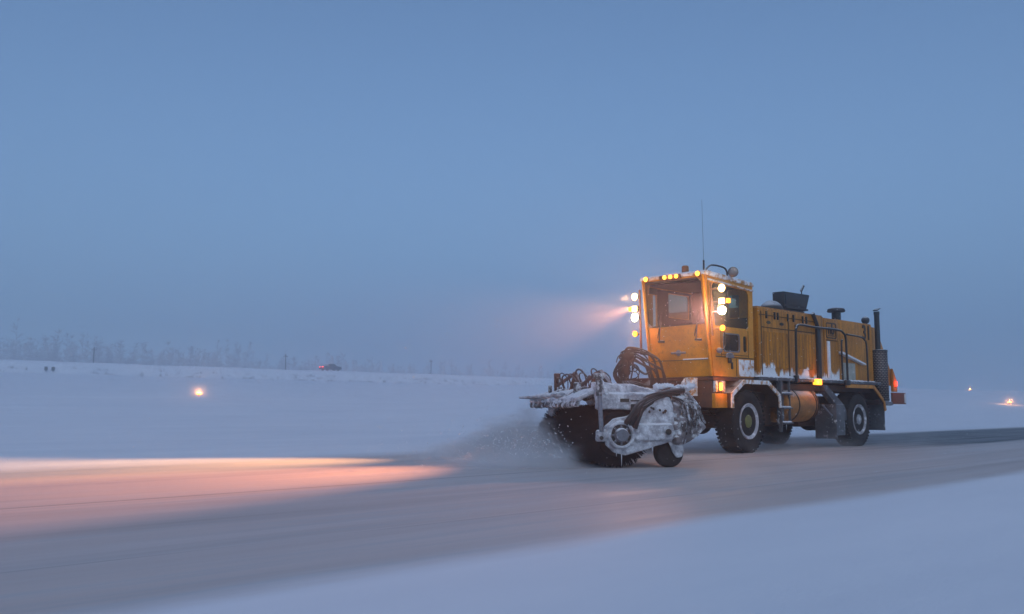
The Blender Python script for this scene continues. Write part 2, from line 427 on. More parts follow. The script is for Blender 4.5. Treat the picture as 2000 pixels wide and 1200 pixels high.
rd = bpy.data.objects.new('road', me); COL.objects.link(rd); rd.rotation_euler = (0, 0, TH); tag(rd, kind='structure')

# ---------------------------------------------------------------- the sweeper truck
TR = empty('snow_sweeper_truck', (4.796, 19.247, 0), TH)
tag(TR, 'yellow airfield snow sweeper truck numbered 31 with glowing lamps and a front brush', 'sweeper truck')

# --- wheels
def wheel(y0, y1, x, rim_m, hub_m, front):
    s = -1 if y0 < 1 else 1                       # outer side
    yc = (y0 + y1) / 2; hw = abs(y1 - y0) / 2
    mb = MB(); c = (x, yc - hw, .64); r = .645
    mb.lathe(c, (0, 1, 0), [(.03, .36), (.0, .40), (.0, .50), (.02, .585), (.06, .625), (.10, .64), (2 * hw - .10, .64), (2 * hw - .06, .625), (2 * hw - .02, .585), (2 * hw, .50), (2 * hw, .40), (2 * hw - .03, .36)], 56)
    for i in range(44):                           # tread lugs
        a = 2 * math.pi * i / 44
        for side in (0, 1):
            T = Matrix.Translation((x, yc + (hw * .48 if side else -hw * .48), .64)) @ Matrix.Rotation(a + side * .07, 4, 'Y') @ Matrix.Translation((0, 0, .6395)) @ Matrix.Rotation(R(22 if side else -22), 4, 'Z')
            mb.box(-.026, .026, -hw * .46, hw * .46, -.02, .004, M4=T)
    ty = mb.obj('wheel', 'tyre', TR)
    ya = yc + s * (hw - .035)
    rm = MB(); rm.lathe((x, ya, .64), (0, s, 0), [(-.2, .36), (.03, .362), (.04, .35), (.035, .335), (-.01, .27), (-.03 if not front else -.08, .25), (-.035 if not front else -.12, .02)], 40)
    ro = rm.obj('rim', rim_m, ty)
    h = MB()
    if front:
        h.lathe((x, ya - s * .10, .64), (0, s, 0), [(-.03, .245), (.03, .24), (.06, .21), (.07, .15), (.11, .13), (.125, .10), (.13, .02)], 28)
    else:
        h.lathe((x, ya - s * .05, .64), (0, s, 0), [(-.03, .13), (.05, .13), (.07, .11), (.075, .02)], 28)
    for i in range(10):
        a = 2 * math.pi * i / 10; rr = .175
        h.cyl((x + rr * math.cos(a), ya - s * (.10 if front else .055), .64 + rr * math.sin(a)), (x + rr * math.cos(a), ya - s * (.05 if front else .015), .64 + rr * math.sin(a)), .014, seg=8)
    h.obj('hub', hub_m, ro)
wheel(0, .44, 0, 'rim_white', 'hub_olive', True)
wheel(2.06, 2.5, 0, 'rim_white', 'hub_olive', True)
wheel(0, .44, 5.15, 'rim_grey', 'rim_grey', False)
wheel(2.06, 2.5, 5.15, 'rim_grey', 'rim_grey', False)

# --- chassis
mb = MB()
for y in (.75, 1.6): mb.box(-1.5, 7.3, y, y + .14, .86, 1.20, .01)
mb.box(-.35, .35, .45, 2.05, .50, .78, .05); mb.lathe((0, 1.25, .64), (1, 0, 0), [(-.28, .1), (-.18, .28), (.18, .28), (.28, .1)], 20)
mb.box(4.85, 5.45, .45, 2.05, .50, .78, .05); mb.lathe((5.15, 1.25, .64), (1, 0, 0), [(-.28, .1), (-.18, .28), (.18, .28), (.28, .1)], 20)
mb.box(1.2, 4.2, .9, 1.6, .52, .92, .05); mb.cyl((0.4, 1.25, .7), (4.8, 1.25, .7), .07)
mb.box(3.4, 4.5, .7, 1.8, .48, 1.1, .04)
mb.box(1.35, 7.2, .16, 2.34, 1.30, 1.44, .01)
mb.box(-.95, 1.35, .46, 2.04, 1.2, 1.44, .01)
mb.box(.75, 1.5, .35, 2.2, .55, 1.25, .03)
chassis = mb.obj('chassis', 'under', TR)
mb = MB()
for i in range(26):
    x = random.uniform(-1.4, 4.4); y = random.choice((.42, .75, .9)); L = random.uniform(.05, .16); z = .86 if y < .8 else .52
    mb.lathe((x, y, z + .01), (0, 0, -1), [(0, .012), (L * .5, .007), (L, .001)], 6)
mb.each('icicle', 'snow_lump', chassis)

# front lower box: brown bay, yellow panel, deck edge
MB().box(-1.14, -.70, .16, 2.42, .92, 1.44, .015).box(-1.42, -1.10, .60, 1.95, .80, 1.22, .02).obj('front_frame', 'rust', TR)
p = MB().box(-1.14, -.70, .075, .155, .91, 1.19, .012).obj('lower_panel', 'yellow_clean', TR)
bl = MB().box(-1.09, -.74, .085, .155, 1.21, 1.44, .015).obj('lamp_housing', 'yellow_frost', TR)
bk = MB().box(-1.00, -.915, .045, .087, 1.25, 1.40, .02).obj('turn_signal', 'marker_hot', bl)
MB().box(-1.025, -.89, .070, .084, 1.225, 1.425, .01).obj('bezel', 'rust', bl)
MB().box(-1.16, .42, .10, 2.35, 1.445, 1.52, .01).obj('front_deck', 'rust', TR)
MB().box(.45, 6.55, .02, 2.45, 1.49, 1.555, .01).obj('deck', 'frosted_black', TR)
# snow lying on the deck edge
mb = MB()
x = .5
while x < 6.3:
    mb.blob((x, .06, 1.56), (.16, .05, .02 + .012 * random.random()), 1, .3); x += .2
mb.obj('deck_snow', 'snow_lump', TR)

# fenders
def fender(pts, y0, y1, m_, bw=.085, lab=None):
    mb = MB()
    nin = []
    for i, p_ in enumerate(pts):          # offset polyline inwards for the lip
        a = Vector(pts[max(i - 1, 0)]); b_ = Vector(pts[min(i + 1, len(pts) - 1)]); d = (b_ - a).normalized(); nrm = Vector((d.y, -d.x))
        nin.append(Vector(p_) + nrm * bw)
    for i in range(len(pts) - 1):
        mb.prism([pts[i], pts[i + 1], tuple(nin[i + 1]), tuple(nin[i])], y0, y0 + .03, 'y')
    fo = mb.obj('fender', m_, TR); mb = MB()
    for i in range(len(pts) - 1):
        mb.prism([pts[i], pts[i + 1], tuple(Vector(pts[i + 1]) + (nin[i + 1] - Vector(pts[i + 1])) * .3), tuple(Vector(pts[i]) + (nin[i] - Vector(pts[i])) * .3)], y0 + .03, y1, 'y')
    mb.obj('liner', 'under', fo); return fo
F1 = [(-.69, .91), (-.68, 1.20), (-.20, 1.475), (.78, 1.475), (1.27, 1.20), (1.31, .92)]
F2 = [(4.45, 1.475), (6.00, 1.475), (6.62, 1.10), (6.68, .86)]
fender(F1, -.02, .6, 'yellow_frost'); fender(F2, -.02, .6, 'yellow')
fender(F1, 2.5, 1.95, 'yellow_frost'); fender(F2, 2.5, 1.95, 'yellow')
MB().box(6.62, 6.65, .02, .62, .36, 1.12, .004).box(3.93, 3.96, .02, .55, .20, 1.0, .004).each('mudflap', 'frosted_black', TR)
MB().prism([(3.38, 1.44), (3.55, 1.44), (4.35, 1.02), (4.52, .86), (4.52, .62), (4.30, .62), (4.25, .85), (3.46, 1.30)], .04, .20, 'y', .01).box(3.97, 4.40, .03, .10, .28, 1.0, .01).obj('fender_strut', 'frosted_black', TR)
MB().tube([(3.45, .12, .98), (4.15, .12, .62)], .02).obj('brace', 'grey', TR)

# fuel tank
mb = MB(); mb.lathe((1.62, .42, .985), (1, 0, 0), [(0, .05), (.02, .30), (.05, .375), (.10, .385), (1.42, .385), (1.47, .375), (1.52, .30), (1.54, .05)], 40)
tk = mb.obj('fuel_tank', 'tank', TR)
mb = MB()
for x in (2.18, 2.98, 3.08): mb.lathe((x, .42, .985), (1, 0, 0), [(0, .387), (.0, .397), (.035, .397), (.035, .387)], 40)
mb.each('strap', 'under', tk)
# ladder
mb = MB()
mb.box(1.36, 1.40, .02, .10, .40, 1.49, .006).box(1.36, 1.62, .10, .13, .55, 1.49, .01)
for z in (1.19, .89, .57): mb.box(1.40, 1.80, -.02, .14, z, z + .035, .008)
mb.box(1.74, 1.77, .02, .07, .57, 1.49, .004)
ld = mb.obj('ladder', 'frosted_black', TR)
mb = MB()
for z in (1.235, .935, .615):
    for i in range(3): mb.blob((1.49 + i * .12, .06, z), (.09, .08, .022), 1, .4)
mb.obj('step_snow', 'snow_lump', ld)['kind'] = 'stuff'

# --- engine housing
def shell(pts, y0, y1, m_, name='hood', bev=.02): return MB().prism(pts, y0, y1, 'y', bev).obj(name, m_, TR)
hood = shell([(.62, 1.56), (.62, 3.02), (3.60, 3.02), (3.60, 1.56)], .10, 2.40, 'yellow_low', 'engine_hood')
MB().box(.48, .615, .30, 2.2, 1.56, 2.98, .01).obj('hood_front', 'yellow', hood)
MB().box(.63, 3.58, .12, 2.38, 3.022, 3.045, .006).obj('hood_lid', 'yellow_low', hood)
# louvre panels: raised ribs with flat dark strips between them
def louvre(x0, x1, z0, z1, cnt):
    mb = MB(); w = (x1 - x0) / cnt
    for i in range(cnt):
        xa = x0 + i * w
        mb.prism([(xa + w * .12, .098), (xa + w * .45, .066), (xa + w * .62, .066), (xa + w * .72, .098)], z0 + .03 * random.random(), z1, 'z')
    o = mb.obj('louvre_ribs', 'yellow_low', hood)
    g_ = MB()
    for i in range(cnt):
        xa = x0 + i * w; g_.box(xa + w * .72, xa + w * 1.10, .094, .0985, z0 + .02, z1 - .01)
    g_.obj('louvre_slots', 'groove', hood)
louvre(.80, 1.86, 1.74, 2.52, 8)
louvre(2.26, 3.10, 1.76, 2.56, 6)
mb = MB().box(1.90, 1.935, .092, .104, 1.60, 2.95, .003).box(.72, .75, .09, .104, 1.6, 2.95, .003).box(.75, 3.2, .09, .104, 2.60, 2.62, .003).obj('panel_seam', 'groove', hood)
mb = MB()
for x in (.93, 1.28, 1.42, 1.86, 2.12, 2.55, 2.72):
    mb.box(x, x + .045, .07, .105, 2.80, 2.96, .008)
mb.each('latch', 'black', hood)
mb = MB()
for x in (1.05, 1.62, 2.30): mb.prism([(x + .09 * math.cos(a * math.pi / 8), 2.72 + .035 * math.sin(a * math.pi / 8)) for a in range(16)], .094, .101, 'y')
mb.each('vent_hole', 'ink', hood)
MB().tube([(.64, .085, 2.87), (3.2, .085, 2.87)], .008, 6, 0).obj('latch_rod', 'groove', hood)
MB().box(3.18, 3.34, .04, .108, 1.57, 2.72, .01).tube([(3.26, .07, 2.72), (3.18, .07, 2.86), (3.02, .07, 3.06)], .045, 10).obj('drain_pipe', 'black', TR)
# rear body
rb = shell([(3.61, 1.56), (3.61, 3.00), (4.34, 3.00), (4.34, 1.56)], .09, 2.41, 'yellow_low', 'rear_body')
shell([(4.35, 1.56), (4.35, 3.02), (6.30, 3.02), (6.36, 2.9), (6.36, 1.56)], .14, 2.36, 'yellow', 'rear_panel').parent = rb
shell([(6.37, 1.56), (6.37, 3.00), (7.02, 2.98), (7.92, 1.75), (7.92, 1.50), (6.37, 1.50)], .30, 2.2, 'yellow', 'rear_panel').parent = rb
MB().prism([(4.36, 2.25), (5.68, 2.00), (5.68, 1.96), (4.36, 2.20)], .02, .138, 'y', .004).obj('snow_ledge', 'snow_lump', rb)
MB().box(4.62, 5.26, .118, .137, 1.585, 1.99, .004).obj('placard', 'placard', rb)
MB().box(3.70, 3.82, .05, .088, 1.60, 2.46, .012).obj('door_channel', 'snow_lump', rb)
MB().box(3.68, 4.24, .072, .088, 2.475, 2.495, .003).box(3.86, 3.88, .078, .089, 1.6, 2.46, .003).obj('door_trim', 'groove', rb)
plate(rrect(3.70, 4.22, 2.53, 2.90, .05), [rrect(3.725, 4.195, 2.555, 2.875, .04)], .008, Matrix(((1, 0, 0, 0), (0, 0, -1, .084), (0, 1, 0, 0), (0, 0, 0, 1))), 'logo_frame', 'ink', rb)
TS = lambda x, y, z: Matrix(((1, 0, 0, x), (0, 0, -1, y), (0, 1, 0, z), (0, 0, 0, 1)))     # text on the near side reads from camera
text_mesh('nb', .34, TS(3.96, .084, 2.74), 'logo', 'ink', rb, .004, .006)
MB().box(3.80, 4.12, .080, .088, 2.585, 2.598).box(3.84, 4.08, .080, .088, 2.612, 2.622).obj('logo_line', 'ink', rb)
text_mesh('31', .50, TS(6.0, .130, 2.77), 'number', 'ink', rb, .006, .010)
# rails
mb = MB()
mb.tube([(2.04, .0, 1.56), (2.06, .0, 2.5), (2.10, .0, 2.66), (2.26, .0, 2.74), (3.0, .0, 2.73), (4.1, .0, 2.74), (4.42, .0, 2.68), (4.54, .0, 2.50), (4.56, .0, 1.56)], .026, 10, 5)
mb.tube([(4.36, .03, 1.56), (4.36, .03, 2.4), (4.42, .03, 2.52)], .022, 8, 4)
mb.tube([(4.6, .0, 2.66), (5.35, .0, 2.64), (5.58, .0, 2.58), (5.68, .0, 2.42), (5.70, .0, 1.56)], .022, 10, 5)
mb.box(2.0, 2.1, -.03, .06, 1.46, 1.62, .01).box(4.40, 4.62, -.04, .02, 1.45, 1.57, .01)
mb.obj('handrail', 'black', TR)
# side marker
sm_ = MB().box(2.90, 3.20, -.02, .06, 1.43, 1.56, .015).obj('side_marker', 'marker_amber', TR)
MB().lathe((2.98, -.02, 1.49), (0, -1, 0), [(0, .045), (.02, .04), (.03, .02)], 14).obj('bulb', 'marker_hot', sm_)

# roof gear
ra = MB().prism([(3.28, 3.26), (3.28, 3.66), (4.56, 3.68), (4.56, 3.64), (4.36, 3.26)], .90, 1.20, 'y', .015).box(3.26, 4.34, .93, 1.18, 3.03, 3.25, .01).obj('radiator_box', 'black', TR)
mb = MB().box(3.30, 4.40, .86, .899, 3.27, 3.31, .005).box(3.34, 4.30, .885, .899, 3.36, 3.60, .004).box(3.9, 4.05, .6, .9, 3.04, 3.08, .01)
mb.blob((2.95, 1.05, 3.18), (.34, .25, .24), 3, .04).box(1.3, 2.6, .85, 1.3, 3.046, 3.13, .02).tube([(1.1, .8, 3.10), (2.3, .8, 3.12), (2.8, .9, 3.16)], .045)
mb.obj('fan_dome', 'black', ra)
MB().tube([(4.36, 1.0, 3.67), (4.36, 1.0, 3.77)], .014, 6, 0).prism([(4.31, 3.77), (4.36, 3.75), (4.50, 3.90), (4.45, 3.93)], .98, 1.02, 'y', .005).obj('fin', 'black', ra)
MB().lathe((5.25, .55, 3.0), (0, 0, 1), [(0, .11), (.27, .11), (.28, .20), (.30, .22), (.36, .20), (.39, .10), (.40, .01)], 28).box(5.02, 5.12, .5, .54, 3.0, 3.12, .005).obj('air_intake', 'black', TR)
# muffler and stack
bmx = bmesh.new(); uvl = bmx.loops.layers.uv.new('UVMap'); sg = 36; cx, cy, rr = 6.68, .10, .185
rings = [[bmx.verts.new((cx + rr * math.cos(2 * math.pi * i / sg), cy + rr * math.sin(2 * math.pi * i / sg), z)) for i in range(sg)] for z in (1.14, 2.36)]
for i in range(sg):
    f_ = bmx.faces.new((rings[0][i], rings[0][(i + 1) % sg], rings[1][(i + 1) % sg], rings[1][i]))
    for lp, uv in zip(f_.loops, ((i, 0), (i + 1, 0), (i + 1, 1), (i, 1))): lp[uvl].uv = (uv[0] / sg * 2 * math.pi * rr, uv[1] * 1.22)
bmx.faces.new(rings[0][::-1]); bmx.faces.new(rings[1])
me = bpy.data.meshes.new('muffler'); bmx.to_mesh(me); bmx.free(); me.materials.append(M['guard'])
for p_ in me.polygons: p_.use_smooth = len(p_.vertices) == 4
mf = bpy.data.objects.new('muffler', me); COL.objects.link(mf); mf.parent = TR
MB().lathe((cx, cy, 2.34), (0, 0, 1), [(0, .192), (.035, .192), (.05, .15), (.05, .01)], 36).lathe((cx, cy, 1.10), (0, 0, 1), [(0, .12), (.0, .192), (.05, .192), (.05, .1)], 36).each('guard_cap', 'black', mf)
MB().cyl((cx - .09, cy, 2.36), (cx - .09, cy, 3.36), .065, seg=20).cyl((cx - .09, cy, 3.28), (cx - .09, cy, 3.36), .072, seg=20).prism([(cx - .17, 3.40), (cx - .02, 3.45), (cx + .06, 3.455), (cx - .02, 3.425), (cx - .16, 3.37)], cy - .06, cy + .06, 'y', .004).obj('exhaust_stack', 'black', mf)
MB().box(cx - .3, cx + .1, cy - .05, .5, 1.0, 1.12, .02).obj('bracket', 'under', mf)
MB().blob((6.18, .22, 3.12), (.10, .10, .10), 3, 0).box(6.10, 6.2, .2, .24, 3.0, 3.1, .005).obj('rear_lamp', 'black', TR)
# tail
tl = MB().prism([(7.75, 1.95), (8.0, 1.62), (8.0, 1.34), (7.75, 1.34)], .22, .29, 'y', .01).obj('tail_bracket', 'yellow', TR)
MB().lathe((7.88, .215, 1.55), (0, -1, 0), [(0, .075), (.03, .07), (.045, .03)], 16).obj('tail_lamp', 'lamp_red', tl)
mb = MB().box(7.75, 8.62, .25, .30, 1.02, 1.32, .01).obj('rear_bumper', 'brown_plate', TR)
MB().box(8.50, 8.61, .243, .249, 1.05, 1.29, .002).obj('reflector', 'sign_white', mb)
MB().box(7.3, 7.8, .26, .30, .99, 1.08, .008).box(7.3, 7.62, .3, .36, 1.0, 1.36, .008).box(7.2, 7.8, .3, 2.2, .98, 1.06, .01).obj('bumper_arm', 'grey', mb)

# --- cab: slanted front plane from (x -1.14, z 1.53) to (x -1.38, z 3.5)
xf = lambda z: -1.14 - .24 * (z - 1.53) / 1.97
cab = MB().box(-1.13, .40, .12, 1.58, 1.525, 1.60, .01).obj('cab', 'yellow_clean', TR)
side_out = [(-1.14, 1.53), (.40, 1.53), (.42, 3.46), (-1.38, 3.56)]
T_side = lambda y: Matrix(((1, 0, 0, 0), (0, 0, 1, y), (0, 1, 0, 0), (0, 0, 0, 1)))
win = [(-1.06, 2.52), (.16, 2.52), (.24, 2.58), (.25, 3.24), (.18, 3.31), (-1.08, 3.37), (-1.15, 3.3)]
rwin = rrect(-.50, .26, 2.82, 3.32, .05)
for y in (.115, 1.585):
    if y > 1: plate(side_out, [rwin, rrect(-1.06, -.93, 2.56, 3.25, .03)], .03, T_side(y), 'side_wall', 'yellow_clean', cab); plate(rwin, [], .004, T_side(y), 'side_window', 'glass', cab); continue
    plate(side_out, [win, rrect(-.76, -.16, 2.04, 2.38, .06), rrect(.0, .15, 2.04, 2.37, .05)], .03, T_side(y), 'side_wall', 'yellow_clean', cab)
    for nm, q in (('side_window', win), ('kick_window', rrect(-.76, -.16, 2.04, 2.38, .06)), ('slot_window', rrect(.0, .15, 2.04, 2.37, .05))):
        plate(q, [], .004, T_side(y + (.012 if y > 1 else -.012) * 0), nm, 'glass', cab)
    sgn = -1 if y < 1 else 1
    plate(rrect(-.78, -.14, 2.02, 2.40, .07), [rrect(-.755, -.165, 2.045, 2.375, .06)], .03, T_side(y + sgn * .012), 'window_frame', 'black' if y > 1 else 'grey', cab)
# front sheet, in (y, distance up the slope)
dirf = Vector((-.24, 0, 1.97)).normalized(); L_ = 2.0
T_front = Matrix(((0, dirf.x, -dirf.z, -1.145), (1, 0, 0, 0), (0, dirf.z, dirf.x, 1.53), (0, 0, 0, 1)))
ws = [(.22, 1.06), (1.46, 1.04), (1.52, 1.12), (1.52, 1.88), (1.46, 1.93), (.30, 1.92), (.22, 1.84)]
plate([(.135, .0), (1.565, .0), (1.565, 2.03), (.135, 2.03)], [ws], .03, T_front, 'front_wall', 'yellow_clean', cab)
plate(ws, [], .004, T_front, 'windshield', 'glass', cab)
P_f = lambda y, d, w=0: T_front @ Vector((y, d, w))
ws_o = [(.19, 1.03), (1.49, 1.01), (1.55, 1.10), (1.55, 1.90), (1.48, 1.96), (.28, 1.95), (.19, 1.86)]
plate(ws_o, [ws], .034, T_front, 'windshield_gasket', 'black', cab)
MB().tube([P_f(.14, -.0, .015), P_f(.14, 2.0, .015)], .035, 12, 0).tube([P_f(1.56, 0, .015), P_f(1.56, 2.0, .015)], .035, 12, 0).each('corner_post', 'yellow_clean', cab)
plate([(.135, 1.53), (1.565, 1.53), (1.565, 3.46), (.135, 3.46)], [rrect(.40, .66, 2.80, 3.28, .04)], .03, Matrix(((0, 0, 1, .40), (1, 0, 0, 0), (0, 1, 0, 0), (0, 0, 0, 1))), 'rear_wall', 'yellow_clean', cab)
plate(rrect(.40, .66, 2.80, 3.28, .04), [], .004, Matrix(((0, 0, 1, .40), (1, 0, 0, 0), (0, 1, 0, 0), (0, 0, 0, 1))), 'rear_window', 'glass', cab)
mb = MB(); mb.prism([(-1.42, 3.50), (-1.44, 3.56), (-1.36, 3.60), (.38, 3.51), (.45, 3.47), (.45, 3.42)], .075, 1.625, 'y', .02)
roof = mb.obj('roof', 'yellow_frost', cab)
MB().tube([(-1.30, .085, 3.42), (.40, .085, 3.335)], .02, 8, 0).obj('drip_rail', 'yellow_frost', roof)
# door lines, handle, frost sheet, badge, seams
MB().box(-1.05, .38, .094, .100, 1.905, 1.925).box(-.30, -.285, .094, .100, 1.54, 1.90).box(-.86, -.845, .094, .1, 1.93, 2.48).box(.185, .2, .094, .1, 1.93, 2.48).box(-.86, .2, .094, .1, 1.96, 1.972).obj('door_seam', 'groove', cab)
MB().box(-.70, -.44, .05, .10, 1.90, 1.97, .015).blob((-.57, .07, 1.98), (.13, .04, .03), 1, .3).obj('door_handle', 'grey', cab)
MB().box(-.62, -.52, .06, .10, 1.80, 1.90, .01).box(-.50, -.44, .08, .1, 1.68, 1.82, .01).obj('door_lock', 'black', cab)
MB().tube([(-1.02, .07, 2.05), (-.92, .0, 2.06), (-.84, .0, 2.2), (-.82, .04, 2.4)], .013, 6).obj('mirror_arm', 'black', cab)
MB().blob((-1.02, .03, 2.03), (.09, .05, .055), 2, .3).obj('step_lamp', 'grey', cab)
M['frosted_panel'] = worn('frosted_panel_paint', (.60, .24, .02), (.40, .16, .02), .6, scale=4, snow_amt=(.40, .52))
MB().box(-.20, .385, .090, .0995, 1.545, 1.885, .002).obj('frosted_panel', 'frosted_panel', cab)
mb = MB().tube([P_f(.85 + .17, .48, .02), P_f(.85 - .17, .48, .02)], .022, 8, 0)
mb.lathe(P_f(.85, .48, .015), (T_front.to_3x3() @ Vector((0, 0, 1))), [(0, .06), (.012, .06), (.02, .03)], 16)
mb.obj('badge', 'emblem', cab)
MB().tube([P_f(.16, .33, .018), P_f(1.54, .33, .018)], .008, 6, 0).obj('front_seam', 'groove', cab)
MB().tube([P_f(.18, .345, .02), P_f(.75, .345, .025)], .014, 6, 0).obj('seam_snow', 'snow_lump', cab)
for yb, sg_ in ((1.28, 1), (.40, 1)):
    w = MB(); w.tube([P_f(yb, .74, .03), P_f(yb - .06, 1.02, .05), P_f(yb - .10, 1.12, .03)], .014, 6); w.tube([P_f(yb - .12, .72, .02), P_f(yb + .03, .73, .02)], .025, 8, 0)
    w.tube([P_f(yb + .02, .80, .05), P_f(yb - .12, 1.30, .04)], .01, 6, 0)
    w.obj('wiper', 'black', cab)
# inside
MB().box(-.25, .25, .55, 1.05, 1.6, 2.35, .05).box(.10, .28, .55, 1.05, 2.3, 2.95, .06).box(-1.08, -.75, .2, 1.5, 1.6, 2.45, .05).box(-1.1, .36, .15, 1.55, 1.6, 1.66, .01).obj('seat', 'dark_paint', cab)
st = MB(); st.tube([Vector((-.62, .8, 2.5)) + Vector((math.sin(R(55)) * .2 * math.cos(a_ * math.pi / 9), .2 * math.sin(a_ * math.pi / 9), math.cos(R(55)) * .2 * math.cos(a_ * math.pi / 9))) for a_ in range(19)], .016, 8, 1); st.tube([(-.62, .8, 2.5), (-.85, .8, 2.2)], .03, 8, 0)
st.obj('steering_wheel', 'dark_paint', cab)
MB().box(-1.2, .36, .15, 1.55, 3.40, 3.44, .01).box(.36, .383, .67, 1.55, 1.66, 3.40).box(.36, .383, .15, .66, 1.66, 2.78).box(-1.1, .36, 1.555, 1.568, 1.66, 2.54).box(-.91, -.52, 1.555, 1.568, 2.54, 3.38).box(.275, .36, 1.555, 1.568, 2.54, 3.38).box(-.52, .275, 1.555, 1.568, 2.54, 2.81).box(-.52, .275, 1.555, 1.568, 3.335, 3.39).box(-1.2, -.93, 1.555, 1.568, 3.26, 3.39).obj('dark_lining', 'dark_paint', cab)  # dark sheets over roof and inner walls, added to darken the cab
# roof lamps
bar = MB().box(-1.475, -1.40, .62, 1.12, 3.47, 3.56, .02).obj('light_bar', 'rust', roof)
for y in (.70, .84, .98): MB().lathe((-1.475, y, 3.515), (-1, 0, 0), [(0, .042), (.02, .036), (.03, .015)], 14).obj('marker_lamp', 'marker_hot', bar)
for y in (.22, 1.46):
    k_ = MB().lathe((-1.41, y, 3.525), (-1, 0, 0), [(0, .06), (.045, .055)], 14).obj('marker_base', 'amber_off', roof)
    MB().lathe((-1.455, y, 3.525), (-1, 0, 0), [(0, .05), (.02, .04), (.03, .015)], 14).obj('marker_lamp', 'marker_hot', k_)
MB().lathe((-1.15, .70, 3.57), (0, 0, 1), [(0, .085), (.03, .085), (.035, .075), (.17, .07), (.19, .05), (.19, .01)], 20).obj('beacon', 'amber_off', roof)
MB().tube([(-1.30, .17, 3.56), (-1.30, .17, 3.80)], .018, 8, 0).tube([(-1.30, .17, 3.8), (-1.31, .17, 4.4), (-1.35, .15, 5.0)], lambda t: .0035 - .0015 * t, 6, 3).obj('antenna', 'black', roof)
MB().tube([(-1.28, .15, 3.60), (-1.1, .13, 3.72), (-.72, .11, 3.72), (-.58, .10, 3.66), (-.55, .10, 3.52)], .018, 8, 4).obj('grab_bar', 'black', roof)
wl = MB().lathe((-.52, -.02, 3.62), (-1, -.5, 0), [(-.05, .03), (-.02, .085), (.04, .105), (.05, .105)], 20).obj('work_lamp', 'black', roof)
MB().lathe(Vector((-.52, -.02, 3.62)) + Vector((-1, -.5, 0)).normalized() * .05, (-1, -.5, 0), [(0, .095), (.01, .08), (.015, .03)], 20).obj('lens', 'lens_off', wl)
MB().box(.42, .72, .32, .60, 3.22, 3.46, .03).box(.42, .50, .4, .5, 3.05, 3.25, .01).obj('rear_work_lamp', 'grey', roof)

# lamp brackets either side of the cab
def spot(name, loc, tgt, energy, color, size=70, blend=.6, rad=.06):
    l = bpy.data.lights.new(name, 'SPOT'); l.energy = energy; l.color = color; l.spot_size = R(size); l.spot_blend = blend; l.shadow_soft_size = rad
    o = bpy.data.objects.new(name, l); COL.objects.link(o); o.parent = TR; o.location = loc
    d = Vector(tgt) - Vector(loc); o.rotation_euler = d.to_track_quat('-Z', 'Y').to_euler()
def pointl(name, loc, energy, color, rad=.05):
    l = bpy.data.lights.new(name, 'POINT'); l.energy = energy; l.color = color; l.shadow_soft_size = rad
    o = bpy.data.objects.new(name, l); COL.objects.link(o); o.parent = TR; o.location = loc
WARM = (1, .52, .22); WHITE = (1, .80, .50); AMB = (1, .30, .04)
KP = 1.0
for y, sgn in ((-.27, -1), (1.95, 1)):
    yp = .06 if sgn < 0 else 1.64
    xb = -1.36
    br = MB()
    br.tube([(xb + .05, yp + sgn * .06, 2.0 if sgn > 0 else 2.3), (xb + .02, yp + sgn * .06, 3.34)], .022, 8, 0)
    yl = -.27 if sgn < 0 else 1.68 + .12
    for z in (3.21, 2.95, 2.77, 2.43): br.tube([(xb + .03, yp + sgn * .06, z), (xb + .04, yl, z)], .014, 6, 0)
    bo = br.obj('lamp_bracket', 'rust', TR)
    def lamp(z, r, m_):
        h = MB().lathe((xb, yl, z), (-1, 0, 0), [(-.07, .03), (-.05, r * .7), (0, r * 1.08), (.02, r * 1.08)], 20).obj('work_lamp', 'black', bo)
        MB().lathe((xb - .02, yl, z), (-1, 0, 0), [(0, r), (.015, r * .9), (.028, r * .5), (.032, .01)], 20).obj('lens', m_, h)
    lamp(3.20, .075, 'lamp_warm'); lamp(2.77, .085, 'lamp_white'); lamp(2.43, .055, 'lamp_amber')
    h = MB().box(xb - .02, xb + .05, yl - .09, yl + .09, 2.89, 3.01, .01).obj('headlamp_housing', 'black', bo)
    MB().box(xb - .04, xb - .021, yl - .062, yl + .062, 2.895, 3.005, .01).obj('lens', 'lamp_warm', h)
    MB().box(xb - .035, xb + .04, yl + sgn * .095, yl + sgn * .155, 2.905, 2.995, .015).obj('turn_lens', 'marker_amber', h)
    spot('lamp_beam', (xb - .14, yl, 3.20), (-16, 3.0, 0) if sgn < 0 else (-13.5, 5.4, 0), (250 if sgn < 0 else 15500) * KP, (1, .46, .16), 30 if sgn < 0 else 36, .9)
    spot('lamp_beam', (xb - .14, yl, 2.95), (-15, -.8 if sgn < 0 else .5, 0), (250 if sgn < 0 else 17500) * KP, (1, .34, .13), 31, .9)
    spot('lamp_beam', (xb - .14, yl, 2.77), (-19, -5.6, 0) if sgn < 0 else (-9.5, -3.6, 0), (1500 if sgn < 0 else 90) * KP, (1, .42, .30), 31 if sgn < 0 else 60, 1)
    for z_, e_, c_ in ((3.20, 5, (1, .58, .22)), (2.95, 4, (1, .5, .2)), (2.77, 10, (1, .78, .42))): pointl('lamp_glow', (xb - .12, yl, z_), e_, c_, .03)
    pointl('amber_light', (xb - .12, yl, 2.43), 10, AMB)
pointl('roof_light', (-1.62, .84, 3.5), 3, AMB)
pointl('signal_light', (-.96, -.06, 1.32), 5, AMB)
pointl('marker_light', (2.98, -.12, 1.49), 4, AMB)
pointl('tail_light', (7.88, .08, 1.55), 1.2, (1, .04, .02))

